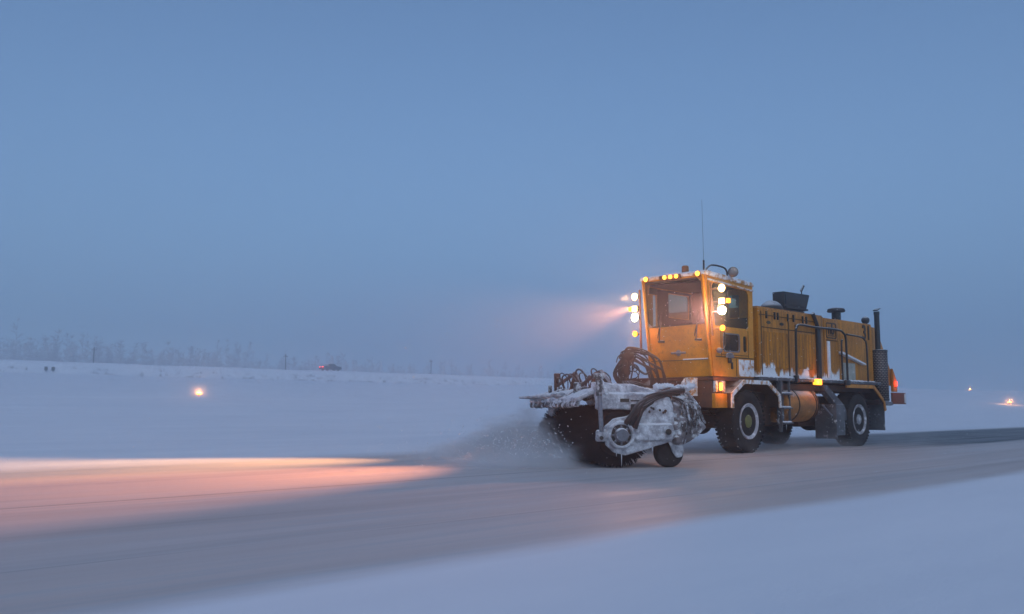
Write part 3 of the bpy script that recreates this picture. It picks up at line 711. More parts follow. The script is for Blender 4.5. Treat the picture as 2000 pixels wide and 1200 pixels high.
# hydraulic hoses before the cab
def bundle(par):
    mb = MB()
    for i in range(13):
        w = random.uniform; y0 = w(1.75, 2.05); zt_ = w(1.75, 2.16); ye = w(.95, 1.45)
        mb.tube([(-1.55 + w(-.1, .1), y0, 1.38), (-1.62 + w(-.1, .1), y0 + w(-.02, .1), 1.62), (-1.60, y0 - w(.0, .12), zt_ - .10), (-1.58, (y0 + ye) / 2 + .2, zt_), (-1.55, ye + .12, zt_ - w(.12, .25)), (-1.50, ye, 1.62), (-1.45, ye - w(-.05, .1), 1.28)], w(.012, .024), 7, 5)
    for i in range(12):
        y0 = random.uniform(1.62, 1.98); z0 = random.uniform(1.48, 2.0); r_ = random.uniform(.06, .18)
        mb.tube([(-1.6, y0 + r_ * math.cos(a_ * .7), z0 + r_ * math.sin(a_ * .7)) for a_ in range(8)], .011, 6, 3)
    mb.blob((-1.6, 1.86, 1.70), (.07, .09, .20), 2, .5).blob((-1.6, 1.78, 1.95), (.06, .16, .10), 2, .5)
    for i in range(5):
        mb.tube([(-1.62, 1.95 - .05 * i, 1.45), (-1.75, 1.75 - .07 * i, 1.33 + .02 * i), (-1.7, 1.45 - .05 * i, 1.34), (-1.6, 1.3, 1.45)], .018, 7, 4)
    return mb.obj('hydraulic_hoses', 'hose', par)
bundle(TR)
# right hand platform
MB().box(-1.20, -.6, 1.62, 2.32, 1.445, 1.52, .01).box(-1.15, -.7, 1.62, 2.2, 1.2, 1.445, .01).obj('side_platform', 'rust', TR)

# lifting arms from the chassis to the broom
def arm(y, par):
    mb = MB()
    mb.prism([(-1.12, 1.42), (-1.30, 1.50), (-1.42, 1.40), (-1.50, 1.0), (-1.45, .66), (-1.25, .60), (-1.12, .80)], y, y + .10, 'y', .01)
    return mb
la = arm(.58, TR); la.prism([(-1.40, .78), (-1.55, .86), (-3.0, .80), (-4.2, .98), (-4.2, .78), (-2.9, .58), (-1.5, .55)], .70, .86, 'y', .01)
la.prism([(-1.40, .78), (-1.55, .86), (-3.0, .80), (-4.2, .98), (-4.2, .78), (-2.9, .58), (-1.5, .55)], 1.55, 1.70, 'y', .01)
la = la.obj('lift_arm', 'crusted', TR, lump=.05, remesh=.035)
MB().box(-1.44, -1.18, .44, .575, 1.14, 1.50, .015).cyl((-1.3, .40, 1.42), (-1.3, .46, 1.42), .05).obj('lift_lug', 'yellow_frost', TR)
MB().tube([(-1.45, 1.1, 1.18), (-2.4, 1.1, 1.25), (-3.9, 1.1, 1.10)], .07, 12, 3).box(-2.6, -1.4, .9, 1.3, .95, 1.08, .03).obj('lift_cylinder', 'crusted_dark', TR, lump=.04, remesh=.03)

# --- broom head frame: x = along the brush to the far end, y = towards where it throws the snow
ab = math.atan2(.985, -.17) - TH
Nl = Vector((-5.742, -1.105, 0))
BT = Matrix.Translation(Nl) @ Matrix.Rotation(ab, 4, 'Z')
LB = 3.85
def B(): return MB(BT)
# brush: dense wafers of bristles round a core
mb = B(); mb.lathe((-.02, 0, .51), (1, 0, 0), [(0, .02), (.0, .34), (LB, .34), (LB, .02)], 40)
for i in range(11000):
    a_ = random.uniform(0, 2 * math.pi); x_ = random.uniform(-.02, LB + .02); r1 = .33; r2 = random.uniform(.42, .46) if math.sin(a_) > .3 else random.uniform(.46, .52); w_ = random.uniform(.003, .008)
    lean = random.uniform(-.05, .05); dx = random.uniform(-.02, .02)
    ca, sa = math.cos(a_), math.sin(a_); c2, s2 = math.cos(a_ + lean), math.sin(a_ + lean)
    p0 = Vector((x_, r1 * ca, .51 + r1 * sa)); p1 = Vector((x_ + dx, r2 * c2, .51 + r2 * s2)); q = Vector((w_, -sa * w_, ca * w_)); q2 = Vector((w_, sa * w_, -ca * w_))
    v0 = mb.bm.verts.new(p0 - q); v1 = mb.bm.verts.new(p0 + q); v2 = mb.bm.verts.new(p1 + q * .6); v3 = mb.bm.verts.new(p1 - q * .6); mb.bm.faces.new((v0, v1, v2, v3))
brush = mb.obj('brush', 'bristle', TR, angle=180)
# hood over the brush: curved sheet, then a forward flap
mb = B()
sec = [(-.62, .90), (-.60, 1.06), (-.40, 1.18), (-.05, 1.24), (.30, 1.20), (.50, 1.11), (.60, 1.06), (.60, 1.0), (.54, 1.0), (.54, 1.04), (.28, 1.13), (-.05, 1.16), (-.40, 1.10), (-.54, .98), (-.56, .90)]
mb.prism(sec, .10, LB + .1, 'x')
hd = mb.obj('broom_hood', 'crusted', TR, lump=.05, remesh=.03)
mb = B()                                          # snow laden board along the front edge, its far corner sticking out
mb.prism([(1.9, .30), (LB + .15, .25), (LB + .25, .78), (3.1, .82), (2.2, .60)], 1.08, 1.125, 'z', .01)
for i in range(40):
    x_ = random.uniform(1.6, LB); y_ = random.uniform(.2, .62); mb.blob((x_, y_, 1.14 - (y_ - .2) * .05), (random.uniform(.1, .3), random.uniform(.06, .14), random.uniform(.02, .05)), 2, .4)
mb.obj('front_flap', 'crusted', hd, lump=.03, remesh=.022)
mb = B()
for i in range(30):
    x_ = random.uniform(.4, LB); mb.blob((x_, .57 + random.uniform(-.02, .03), random.uniform(.99, 1.05)), (random.uniform(.06, .2), .03, random.uniform(.02, .05)), 2, .4)
mb.obj('edge_snow', 'snow_lump', hd)['kind'] = 'stuff'
mb = B()
mb.box(-.10, -.03, -.62, .36, .88, 1.10, .02).box(-.10, .16, -.62, .34, 1.03, 1.12, .02).box(.02, 2.2, -.60, -.44, .95, 1.12, .02)      # box beam along near end
mb.cyl((.08, .36, 1.235), (.08, -.26, 1.205), .06, seg=16).prism([(-.26, 1.25), (-.30, 1.15), (-.62, 1.08), (-.60, 1.16)], .02, .16, 'x', .01)
mb.box(.02, .14, -.2, .34, 1.10, 1.17, .01)
mb.obj('hood_beam', 'crusted', hd, lump=.035, remesh=.022)
mb = B(); mb.box(-.118, -.11, -.14, .0, .99, 1.04, .001).box(-.118, -.11, -.34, -.16, 1.0, 1.02, .001)
mb.each('slot', 'ink', hd)
# inner curved edge along the hood (dark lip over the brush)
B().prism([(.54, 1.02), (.60, 1.02), (.62, .93), (.58, .90), (.55, .93)], .15, LB, 'x', .005).obj('hood_lip', 'crusted_dark', hd, lump=.05, remesh=.03)
# end arm and gear housing
mb = B()
mb.prism([(.22, .36), (.10, .24), (-.08, .20), (-.80, .40), (-.85, .52), (-.84, .90), (-.78, 1.06), (-.62, 1.10), (-.32, .92), (-.12, .78), (.10, .74), (.24, .62)], -.10, -.02, 'x', .01)
mb.box(-.16, -.09, -.80, -.22, .42, .66, .025)
mb.lathe((-.08, 0, .5), (-1, 0, 0), [(0, .20), (.10, .20), (.10, .165), (.02, .16)], 32)
mb.box(-.14, -.06, .22, .38, .40, .58, .04)
ea = mb.obj('end_arm', 'crusted', TR, lump=.03, remesh=.018)
mb = B(); mb.lathe((-.10, 0, .5), (-1, 0, 0), [(0, .14), (.03, .14), (.035, .11), (.10, .105), (.12, .09), (.125, .02)], 12)
for i in range(8): mb.box(-.165, -.14, -.014, .014, .105, .145, .003, M4=Matrix.Translation((0, 0, .5)) @ Matrix.Rotation(i * math.pi / 4, 4, 'X'))
mb.obj('brush_motor', 'grey', ea)
mb = B(); mb.lathe((-.195, 0, .5), (-1, 0, 0), [(-.06, .158), (-.055, .158), (-.05, .13)], 28)
mb.lathe((-.185, -.72, .545), (-1, 0, 0), [(0, .045), (.015, .045)], 16).lathe((-.165, .31, .46), (-1, 0, 0), [(0, .03), (.01, .03)], 12)
for i in range(9): mb.blob((-.115, random.uniform(-.72, -.45), random.uniform(.8, .95)), (.012, random.uniform(.012, .025), random.uniform(.012, .025)), 1, .3)
mb.each('bolt_hole', 'ink', ea)
# hanger post
mb = B(); mb.tube([(-.14, .30, .55), (-.12, .32, 1.1), (-.12, .33, 1.30)], .034, 10, 0)
mb.obj('hanger_post', 'grey', hd)
mb = B(); mb.tube([(-.13, .33, 1.08), (-.12, .33, 1.36)], .045, 8, 0).tube([(-.12, .33, 1.36), (-.12, .26, 1.22), (-.12, .20, 1.10)], .03, 8, 0); mb.box(-.16, -.08, .25, .42, 1.33, 1.42, .015)
mb.obj('post_head', 'crusted_dark', hd)
# clutter bolted along the top of the hood: brackets, pipes, valve block, ribs under snow
mb = B()
for x_ in (1.1, 2.7): mb.prism([(-.55, 1.06), (-.05, 1.27), (.30, 1.24), (.56, 1.10), (.50, 1.05), (-.05, 1.18), (-.5, 1.0)], x_, x_ + .05, 'x')
for i in range(9):
    x_ = random.uniform(.3, 3.6); y_ = random.uniform(-.4, .35); mb.box(x_, x_ + random.uniform(.06, .16), y_, y_ + random.uniform(.05, .12), 1.12, 1.24 + random.uniform(0, .08), .01)
mb.tube([(.2, -.25, 1.25), (1.4, -.22, 1.27), (3.5, -.2, 1.25)], .025, 8, 3).tube([(.2, -.35, 1.2), (1.2, -.36, 1.23), (2.2, -.5, 1.12)], .03, 8, 3)
mb.obj('hood_ribs', 'crusted_dark', hd, lump=.02, remesh=.018)
mb = B()
for i in range(5):
    z_ = .50 + .02 * i; mb.tube([(-.14, -.10 - .02 * i, .60), (-.20, -.15 - .03 * i, .72 + .02 * i), (-.17, -.24 - .02 * i, .86), (-.19 + .01 * i, -.36, .93 + .03 * i), (-.13, -.60, 1.05 + .02 * i), (-.08, -.90, 1.12 + .015 * i)], .017, 7, 4)
mb.box(-.17, -.10, -.30, -.16, .84, .96, .015).box(-.18, -.12, -.20, -.08, .66, .74, .01)
mb.obj('hose_bundle', 'hose_black', ea)
# folding linkages on the hood
mb = B()
def bar_(pts, w=.035): 
    for i in range(len(pts) - 1): mb.tube([pts[i], pts[i + 1]], w, 6, 0)
bar_([(3.75, .10, 1.33), (2.25, .12, 1.50)], .03); bar_([(2.25, .12, 1.50), (1.85, .10, 1.29)], .045); bar_([(1.85, .10, 1.29), (.85, .12, 1.44)], .03)
bar_([(.85, .12, 1.44), (.55, .12, 1.46)], .04); bar_([(.55, .12, 1.46), (.12, .08, 1.24)], .05); bar_([(2.35, .18, 1.20), (2.25, .12, 1.48)], .035); bar_([(.95, .2, 1.18), (.85, .12, 1.44)], .035); bar_([(2.6, -.1, 1.22), (2.1, -.1, 1.45), (1.2, -.1, 1.25)], .025)
mb.box(LB - .13, LB - .05, .06, .16, 1.12, 1.56, .01)
lk = mb.obj('fold_linkage', 'rust', hd)
mb = B()
for (x_, y_, z_, r_, L_) in ((3.5, .10, 1.36, .10, .5), (3.1, .12, 1.40, .13, .6), (2.7, .05, 1.40, .10, .6), (1.9, .10, 1.40, .15, .7), (1.6, .12, 1.36, .12, .6), (1.1, .05, 1.40, .13, .5), (.7, .0, 1.34, .12, .6), (2.4, .2, 1.36, .12, 1.1)):
    mb.tube([(x_ - L_ / 2, y_, z_ - .16), (x_ - L_ * .45, y_, z_ + r_ * .2), (x_ - L_ * .2, y_ + .05, z_ + r_), (x_ + L_ * .2, y_ + .05, z_ + r_ * .9), (x_ + L_ * .45, y_, z_ + r_ * .1), (x_ + L_ * .4, y_ - .05, z_ - .14)], random.uniform(.010, .017), 6, 4)
mb.each('looped_hose', 'hose', lk)
mb = B(); mb.box(LB - .62, LB - .15, .06, .09, 1.35, 1.45, .01).obj('marker_plate', 'sign_white', hd)
# big hydraulic hoses from arm up to the truck
mb = B(); mb.tube([(-.16, -.06, .66), (-.18, -.16, .80), (-.16, -.28, .96), (-.12, -.50, 1.07), (-.10, -.75, 1.14), (-.05, -1.02, 1.17)], .042, 12, 4)
mb.tube([(-.14, -.10, .66), (-.2, -.22, .80), (-.18, -.30, .94), (-.10, -.50, 1.06), (-.02, -.75, 1.10), (.1, -1.05, 1.13)], .035, 10, 4)
mb.tube([(-.16, -.22, .60), (-.2, -.26, .75), (-.14, -.38, .92), (.0, -.7, 1.05), (.2, -1.1, 1.1)], .03, 10, 4)
mb.obj('feed_hose', 'hose_black', ea)
mb = B()
for i in range(14):
    t_ = i / 13; mb.blob((.02, -.62 - .55 * t_, 1.20 + .04 * random.random()), (.07, .06, .045 * random.uniform(.6, 1.5)), 1, .5)
mb.obj('hose_snow', 'snow_lump', ea)
# back frame joining the arms behind the brush, packed with snow
mb = B(); mb.prism([(-.86, 1.10), (-.98, .98), (-1.00, .40), (-.86, .36), (-.80, .7)], -.04, .3, 'x', .02); mb.box(-.04, 2.6, -.98, -.80, .80, 1.02, .03); mb.box(-.04, 2.6, -.92, -.80, .36, .52, .03)
for i in range(7): mb.blob((-.02, -.92 + random.uniform(-.05, .05), .42 + i * .10), (.10, .085, .075), 2, .3)
mb.prism([(-1.0, 1.0), (-1.3, .95), (-1.55, .6), (-1.4, .45), (-1.1, .3), (-.95, .5)], .4, .5, 'x', .02)
for i in range(13): mb.blob((random.uniform(-.1, .4), random.uniform(-1.15, -.92), random.uniform(.45, 1.12)), (random.uniform(.03, .12), random.uniform(.03, .09), random.uniform(.04, .14)), 2, .9)
for i in range(6): mb.tube([(random.uniform(0, .4), -.95 - .05 * i, 1.15), (random.uniform(0, .4), -1.1 - .05 * i, .9), (random.uniform(0, .4), -1.25, .6)], .022, 8, 3)
mb.obj('turntable_frame', 'crusted_mid', TR, lump=.04, remesh=.02)
mb = B()
for i in range(7):
    x0_ = random.uniform(-.12, .05); mb.tube([(x0_, -.80 - .05 * i, 1.10 - .03 * i), (x0_ - .10, -.95 - .04 * i, .98), (x0_ - .06, -1.0 - .05 * i, .75), (x0_ + .1, -1.1 - .05 * i, .50 + .03 * i)], .018, 7, 4)
mb.box(-.14, -.08, -1.02, -.94, .55, .70, .01).box(-.14, -.06, -1.16, -1.04, .80, .90, .01).obj('frame_hoses', 'crusted_dark', TR)
# castor wheels
for xo in (.12, LB - .6):
    mb = B(); mb.lathe((xo - .08, -.82, .225), (1, 0, 0), [(0, .10), (.0, .17), (.02, .21), (.05, .225), (.13, .225), (.16, .21), (.18, .17), (.18, .10)], 32)
    cw = mb.obj('castor_wheel', 'tyre', TR)
    mb = B(); mb.prism([(-.78, .60), (-.86, .62), (-.98, .42), (-1.02, .26), (-.98, .17), (-.90, .15), (-.84, .24), (-.76, .42)], xo - .14, xo - .10, 'x', .012)
    mb.box(xo - .14, xo + .1, -.9, -.78, .5, .62, .02)
    mb.obj('castor_fork', 'crusted', cw, lump=.02, remesh=.015)
mb = B()
for y_, z_, L in ((-.02, .26, .22), (-.5, .32, .08), (.06, .28, .10), (.3, .98, .05), (-.3, .9, .05)): mb.lathe((-.08, y_, z_), (0, 0, -1), [(0, .010), (L * .5, .006), (L, .001)], 6)
mb.each('icicle', 'snow_lump', ea)

# ---------------------------------------------------------------- flying snow thrown by the brush
def volume_mat(name, build, color=(.985, .99, 1.0), aniso=.3):
    m_ = bpy.data.materials.new(name); m_.use_nodes = True; n_ = m_.node_tree; n_.nodes.clear()
    o2 = nd(n_, 'ShaderNodeOutputMaterial'); v_ = nd(n_, 'ShaderNodeVolumePrincipled'); v_.inputs['Color'].default_value = (*color, 1); v_.inputs['Anisotropy'].default_value = aniso
    build(n_, v_); n_.links.new(v_.outputs[0], o2.inputs['Volume'])
    return m_
def plume_b(n_, v_):
    tc_ = nd(n_, 'ShaderNodeTexCoord'); s_ = nd(n_, 'ShaderNodeSeparateXYZ'); n_.links.new(tc_.outputs['Object'], s_.inputs[0])
    X_, Y_, Z_ = s_.outputs
    # ceiling of the plume falls away with distance from the brush
    t_ = math_(n_, 'DIVIDE', math_(n_, 'SUBTRACT', Y_, .3), 3.2)
    hh = math_(n_, 'MULTIPLY', 1.15, math_(n_, 'POWER', math_(n_, 'SUBTRACT', 1., t_, True), 1.3))
    hh = math_(n_, 'MULTIPLY', hh, math_(n_, 'ADD', .55, math_(n_, 'MULTIPLY', .45, ramp(n_, X_, .6, 3.4))))
    nz = noise_fac(n_, 1, 7, .68, lo=.38, hi=.66, stretch=(2.6, .8, 3.2))
    top = math_(n_, 'SUBTRACT', math_(n_, 'ADD', hh, math_(n_, 'MULTIPLY', math_(n_, 'SUBTRACT', nz, .5), .35)), Z_)
    d = ramp(n_, top, -.02, .38)
    d = math_(n_, 'MULTIPLY', d, math_(n_, 'ADD', .12, nz))
    d = math_(n_, 'MULTIPLY', d, ramp(n_, X_, -.55, .1)); d = math_(n_, 'MULTIPLY', d, math_(n_, 'SUBTRACT', 1., ramp(n_, X_, 3.9, 4.6)))
    d = math_(n_, 'MULTIPLY', d, math_(n_, 'SUBTRACT', 1., ramp(n_, Y_, 1.4, 3.4)))
    d = math_(n_, 'MULTIPLY', d, ramp(n_, Y_, .5, .95))
    n_.links.new(math_(n_, 'MULTIPLY', d, 5.2), v_.inputs['Density'])
mv = volume_mat('powder_plume', plume_b)
mb = MB(); mb.prism([(.12, .012), (.12, .55), (.45, 1.1), (.8, 1.1), (1.8, .75), (3.5, .12), (3.5, .012)], -.6, 4.6, 'x')
pl = mb.obj('snow_plume', mv)
pl.matrix_world = TR.matrix_basis @ BT if False else Matrix.Translation(Vector((4.796, 19.247, 0))) @ Matrix.Rotation(TH, 4, 'Z') @ BT
tag(pl, 'cloud of powder snow thrown forward by the spinning brush', 'snow spray', kind='stuff')

# mist added round the cab lamps so their lenses show halos
def lamp_halo_b(n_, v_, dens=.32):
    tc_ = nd(n_, 'ShaderNodeTexCoord'); s_ = nd(n_, 'ShaderNodeSeparateXYZ'); n_.links.new(tc_.outputs['Object'], s_.inputs[0])
    # density falls off from the lamp column at the middle of the mesh
    r_ = math_(n_, 'SQRT', math_(n_, 'ADD', math_(n_, 'POWER', s_.outputs['X'], 2.), math_(n_, 'POWER', s_.outputs['Y'], 2.)))
    d = math_(n_, 'POWER', math_(n_, 'SUBTRACT', 1., math_(n_, 'DIVIDE', r_, .30), True), 1.6)
    e2 = math_(n_, 'SUBTRACT', 1., ramp(n_, math_(n_, 'ABSOLUTE', s_.outputs['Z']), .45, .8))
    n_.links.new(math_(n_, 'MULTIPLY', math_(n_, 'MULTIPLY', d, e2), dens), v_.inputs['Density'])
dm_ = volume_mat('lamp_halo_mist', lamp_halo_b, aniso=0.); dm2_ = volume_mat('thin_lamp_halo_mist', lambda a, b: lamp_halo_b(a, b, .05), aniso=0.)
TW = Matrix.Translation(Vector((4.796, 19.247, 0))) @ Matrix.Rotation(TH, 4, 'Z')
for yl_, lab_ in ((-.27, 'added mist giving a halo to the lamp column on the driver side of the cab'), (1.8, 'added mist giving a halo to the lamp column on the far side of the cab')):
    mb = MB(); mb.lathe((0, 0, -.8), (0, 0, 1), [(0, .2), (.1, .3), (1.5, .3), (1.6, .2)], 20); dr = mb.obj('lamp_halo_mist', dm_ if yl_ < 0 else dm2_)
    dr.matrix_world = TW @ Matrix.Translation((-1.46, yl_, 2.82)); tag(dr, lab_, 'blowing snow', kind='stuff')
# powder round the wheels
def ground_b(n_, v_):
    tc_ = nd(n_, 'ShaderNodeTexCoord'); s_ = nd(n_, 'ShaderNodeSeparateXYZ'); n_.links.new(tc_.outputs['Object'], s_.inputs[0])
    d = math_(n_, 'SUBTRACT', 1., ramp(n_, s_.outputs['Z'], .03, .42))
    d = math_(n_, 'MULTIPLY', d, noise_fac(n_, 1, 5, .6, lo=.42, hi=.75, stretch=(.9, 1.3, 3)))
    d = math_(n_, 'MULTIPLY', d, ramp(n_, s_.outputs['X'], -4.2, -2.4)); d = math_(n_, 'MULTIPLY', d, math_(n_, 'SUBTRACT', 1., ramp(n_, s_.outputs['X'], 8, 11)))
    d = math_(n_, 'MULTIPLY', d, ramp(n_, s_.outputs['Y'], -1.1, -.3)); d = math_(n_, 'MULTIPLY', d, math_(n_, 'SUBTRACT', 1., ramp(n_, s_.outputs['Y'], 3., 4.)))
    n_.links.new(math_(n_, 'MULTIPLY', d, .3), v_.inputs['Density'])
gm_ = volume_mat('ground_powder', ground_b)
mb = MB(); mb.prism([(-4.3, .012), (-4.0, .3), (-3.4, .45), (10.4, .45), (11.2, .2), (11.3, .012)], -1.15, 4.1, 'y'); gd = mb.obj('ground_powder', gm_)
gd.matrix_world = TW
tag(gd, 'low veil of powder snow swirling over the road round the wheels', 'blowing snow', kind='stuff')

# loose flakes in the air
mb = MB()
for i in range(3600):
    if i < 600:
        p = TW @ Vector((random.gauss(-3., 2.2), random.gauss(.6, 1.8), random.gauss(2.2, 1.0))); r_ = random.uniform(.003, .008)
    elif i < 2600:
        p = TW @ BT @ Vector((random.uniform(-.3, 4.2), abs(random.gauss(.2, .8)) + .75, abs(random.gauss(.05, .3)))); r_ = random.uniform(.003, .010)
    else:
        d_ = random.uniform(9, 30); p = Vector((random.uniform(-.6, .6) * d_, d_, random.uniform(.1, .85))); r_ = random.uniform(.002, .006)
    if p.z < .05: continue
    a_ = Vector((random.uniform(-1, 1), random.uniform(-1, 1), random.uniform(-1, 1))).normalized(); b_ = a_.orthogonal().normalized(); c_ = a_.cross(b_)
    vs = [mb.bm.verts.new(p + q * r_) for q in (a_ * 1.6, -a_ * 1.6, b_, -b_, c_, -c_)]
    for q in ((0, 2, 4), (0, 4, 3), (0, 3, 5), (0, 5, 2), (1, 4, 2), (1, 3, 4), (1, 5, 3), (1, 2, 5)): mb.bm.faces.new([vs[j] for j in q])
fl = mb.obj('snowflakes', 'snow_lump'); tag(fl, 'loose snowflakes flying through the air round the truck', 'snowflakes', kind='stuff')

# ---------------------------------------------------------------- runway edge lamps
def runway_lamp(loc, label, power, sc=1.0):
    e_ = empty('runway_lamp', loc); e_.scale = (sc, sc, sc)
    tag(e_, label, 'runway lamp', 'edge lamps standing in the snow')
    MB().cyl((0, 0, -.1), (0, 0, .16), .03, seg=10).lathe((0, 0, .14), (0, 0, 1), [(0, .05), (.02, .10), (.06, .10), (.07, .08)], 18).obj('stem', 'yellow_frost', e_)
    MB().lathe((0, 0, .21), (0, 0, 1), [(0, .17), (.03, .20), (.07, .17), (.11, .09), (.12, .01)], 20).obj('lens', 'runway', e_)
    l = bpy.data.lights.new('lamp_light', 'POINT'); l.energy = power; l.color = (1, .40, .12); l.shadow_soft_size = .1
    o = bpy.data.objects.new('lamp_light', l); COL.objects.link(o); o.parent = e_; o.location = (0, 0, .42)
    q = MB().blob((0, 0, 0), (1, 1, 1), 2, 0).obj('runway_halo_mist', hm_); q.location = (loc[0], loc[1], loc[2] + .3); q.scale = (1.3 * sc, 1.3 * sc, .8 * sc)  # ball of mist added to give the lamp a halo
    tag(q, 'added mist giving a halo to the ' + label, 'blowing snow', kind='stuff')
def halo_b(n_, v_):
    tc_ = nd(n_, 'ShaderNodeTexCoord'); ln_ = nd(n_, 'ShaderNodeVectorMath', operation='LENGTH'); n_.links.new(tc_.outputs['Object'], ln_.inputs[0])
    d = math_(n_, 'POWER', math_(n_, 'SUBTRACT', 1., ln_.outputs['Value'], True), 2.2)
    n_.links.new(math_(n_, 'MULTIPLY', d, .22), v_.inputs['Density'])
hm_ = volume_mat('lamp_mist', halo_b)
def st(x, y): p = Vector((x, y, 0)); return p.dot(U), p.dot(V)
def on_ground(x, y, dz=0): s_, t_ = st(x, y); return (x, y, zt(s_, t_) + dz)
runway_lamp(on_ground(-20.5, 62.3), 'edge lamp glowing in the snow field left of the truck, left of all the lamps', 110, 1.0)
runway_lamp(on_ground(57.5, 110, -.02), 'brighter edge lamp at far right beyond the road', 150, 1.2)
runway_lamp(on_ground(106, 220, .0), 'faint distant edge lamp just left of the brighter one at far right', 90, 1.5)

# ---------------------------------------------------------------- far bank: car, poles, markers, woods
def SW(s_, t_, z=None): p = U * s_ + V * t_; return (p.x, p.y, zt(s_, t_) if z is None else z)
cs, ct = st(-37.2, 196)
ct = 163.5
CR = empty('car', SW(cs, ct), TH); tag(CR, 'small dark car with red tail lights driving on the far embankment', 'car')
mcar = worn('dark_car_paint', (.035, .03, .04), (.06, .06, .065), .4, scale=2, snow_top=.4, snow_amt=(.8, .9))
body = MB().prism([(-2.2, .35), (-2.25, .75), (-2.15, .95), (-1.5, 1.02), (-.95, 1.40), (.35, 1.45), (1.0, 1.02), (2.0, .88), (2.25, .65), (2.2, .35)], -.85, .85, 'y', .04).obj('body', mcar, CR)
MB().prism([(-1.35, 1.05), (-.9, 1.36), (.3, 1.40), (.85, 1.05)], -.86, .86, 'y', .005).obj('side_window', 'glass', body)
for x_ in (-1.35, 1.4):
    for y_ in (-.86, .66):
        w = MB().lathe((x_, y_, .33), (0, 1, 0), [(0, .1), (0, .3), (.03, .33), (.17, .33), (.2, .3), (.2, .1)], 20).obj('wheel', 'tyre', CR)
for y_ in (-.75, .45): MB().box(-2.29, -2.21, y_, y_ + .30, .72, .92, .01).obj('tail_light', 'lamp_red', CR)
for y_ in (-.75, .45): MB().box(2.18, 2.26, y_, y_ + .30, .60, .75, .01).obj('headlight', 'lens_off', CR)
l = bpy.data.lights.new('tail_light', 'POINT'); l.energy = 60; l.color = (1, .08, .06); l.shadow_soft_size = .1
o = bpy.data.objects.new('tail_glow', l); COL.objects.link(o); o.parent = CR; o.location = (-2.6, 0, .8)

mwood = worn('frosted_wood', (.16, .15, .16), (.09, .085, .09), .9, scale=2, snow_amt=(.55, .75))
def at_px(px, t_):        # point at distance t_ across the taxiway, in a given viewing direction
    k_ = (px - 1000) / 1850; y_ = t_ / (-k_ * .719 + .695); return k_ * y_, y_
for px, t_, h_, lab in ((183, 174, 3.6, 'thin dark pole on the far bank, leftmost of the poles'), (558, 174, 4.0, 'thin pole on the far bank just left of the distant car'), (842, 176, 4.6, 'thin faint pole on the far bank right of the distant car')):
    x_, y_ = at_px(px, t_); s_, tt = st(x_, y_)
    e_ = empty('utility_pole', on_ground(x_, y_)); tag(e_, lab, 'pole', 'poles on the far bank')
    MB().cyl((0, 0, -.2), (0, 0, h_), .12, .09, 10).obj('pole', mwood, e_)
    MB().box(-.5, .5, -.06, .06, h_ - .5, h_ - .38, .01).obj('crossarm', mwood, e_)
for px, lab in ((91, 'left one of two small dark markers on the far snow bank'), (105, 'right one of two small dark markers on the far snow bank')):
    x_, y_ = at_px(px, 157.4); MB_ = MB(); MB_.box(-.25, .25, -.05, .05, .25, .85, .02).cyl((0, 0, -.3), (0, 0, .3), .04, seg=8)
    o = MB_.obj('marker_board', 'black'); s_, tt = st(x_, y_); o.location = (x_, y_, zt(s_, tt)); tag(o, lab, 'marker', 'marker boards on the snow bank')
# dark tufts of dead weeds along the face of the bank
mb = MB()
for i in range(420):
    s_ = random.uniform(-260, 260) if i % 3 else random.gauss(140, 50); t_ = random.uniform(156.3, 158.5); p = Vector(SW(s_, t_))
    for j in range(9):
        q = p + Vector((random.gauss(0, .22), random.gauss(0, .22), 0)); h_ = random.uniform(.15, .55)
        a_ = random.uniform(0, 3.14); w_ = .035; dx, dy = math.cos(a_) * w_, math.sin(a_) * w_; lx, ly = random.gauss(0, .1), random.gauss(0, .1)
        v = [mb.bm.verts.new(c_) for c_ in ((q.x - dx, q.y - dy, q.z - .05), (q.x + dx, q.y + dy, q.z - .05), (q.x + lx, q.y + ly, q.z + h_))]; mb.bm.faces.new(v)
o = mb.obj('dead_weeds', mwood); tag(o, 'sparse dead weeds poking out of the far snow bank', 'weeds', kind='stuff')
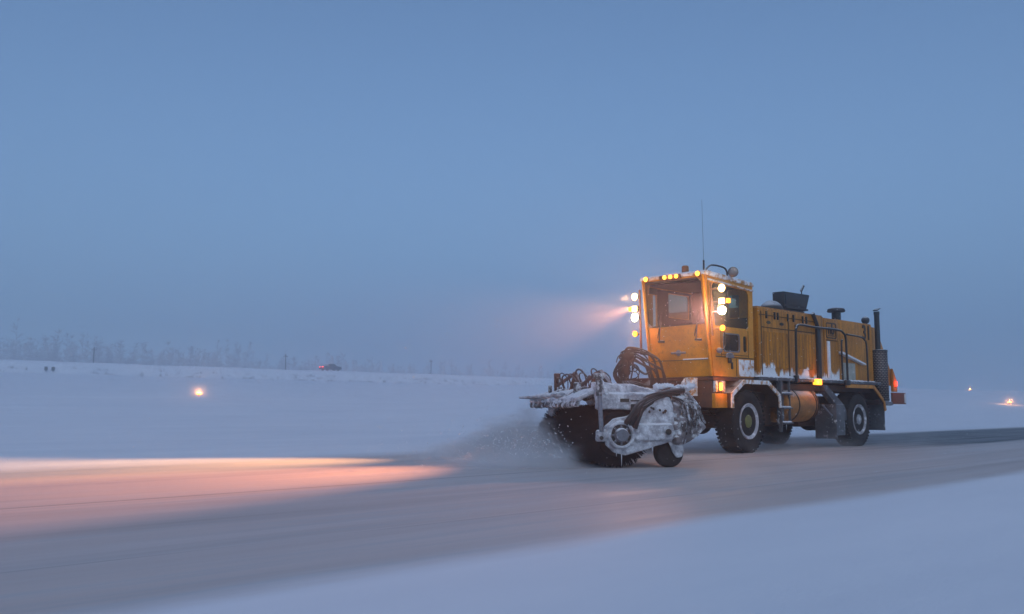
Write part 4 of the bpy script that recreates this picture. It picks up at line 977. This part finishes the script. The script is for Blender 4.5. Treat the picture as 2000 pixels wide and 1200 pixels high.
# woods beyond the bank: bare frosted trees massed together
mfrost_haze = worn('frosted_hazy_twigs', (.60, .60, .64), (.52, .52, .56), .9, scale=.4, snow_amt=(.5, .7))  # frost, lightened further so the colour itself adds to the haze fade
mb = MB(); bmw = mb.bm
def tree(px, py, pz, h_, dens=26):
    lean = random.gauss(0, .03)
    def tri(a, b_, w_):
        d = (b_ - a); sd = d.cross(Vector((random.gauss(0, 1), random.gauss(0, 1), .2))).normalized() * w_
        bmw.faces.new([bmw.verts.new(a - sd), bmw.verts.new(a + sd), bmw.verts.new(b_)])
    base = Vector((px, py, pz - .3)); top = base + Vector((lean * h_, 0, h_))
    tri(base, top, .12); tri(base, top, .10)
    for k_ in range(dens):
        f_ = random.uniform(.12, .97); a = base.lerp(top, f_); an = random.uniform(0, 6.283); L2 = h_ * .30 * (1.08 - f_) * random.uniform(.6, 1.2)
        b_ = a + Vector((math.cos(an) * L2, math.sin(an) * L2, L2 * random.uniform(.3, .9))); tri(a, b_, .05)
        for q in range(3):
            c_ = a.lerp(b_, random.uniform(.3, .95)); tri(c_, c_ + Vector((random.gauss(0, .5), random.gauss(0, .5), random.uniform(.1, .9))), .06)
for i in range(800):
    px_ = random.uniform(-80, 1320); t_ = random.uniform(184, 250) if px_ < 700 else random.uniform(200, 262)
    x_, y_ = at_px(px_, t_); s_, tt = st(x_, y_)
    h_ = random.uniform(3, 7.5) * (1.25 if px_ < 170 else 1.0)
    if random.random() < .22: h_ *= .5
    tree(x_, y_, zt(s_, tt), h_)
wd = mb.obj('woods', mfrost_haze, angle=180); tag(wd, 'frosted bare woods fading into the mist beyond the far bank', 'woods', kind='stuff')

# ---------------------------------------------------------------- the misty air
m_ = bpy.data.materials.new('haze'); m_.use_nodes = True; n_ = m_.node_tree; n_.nodes.clear()
o2 = nd(n_, 'ShaderNodeOutputMaterial'); v_ = nd(n_, 'ShaderNodeVolumePrincipled')
v_.inputs['Color'].default_value = (.86, .93, 1, 1); v_.inputs['Density'].default_value = .0036; v_.inputs['Anisotropy'].default_value = .88
n_.links.new(v_.outputs[0], o2.inputs['Volume'])
mb = MB(); mb.box(-1100, 1500, -500, 1300, -1.5, 120)
hz = mb.obj('haze', m_); hz.rotation_euler = (0, 0, TH); tag(hz, kind='stuff')
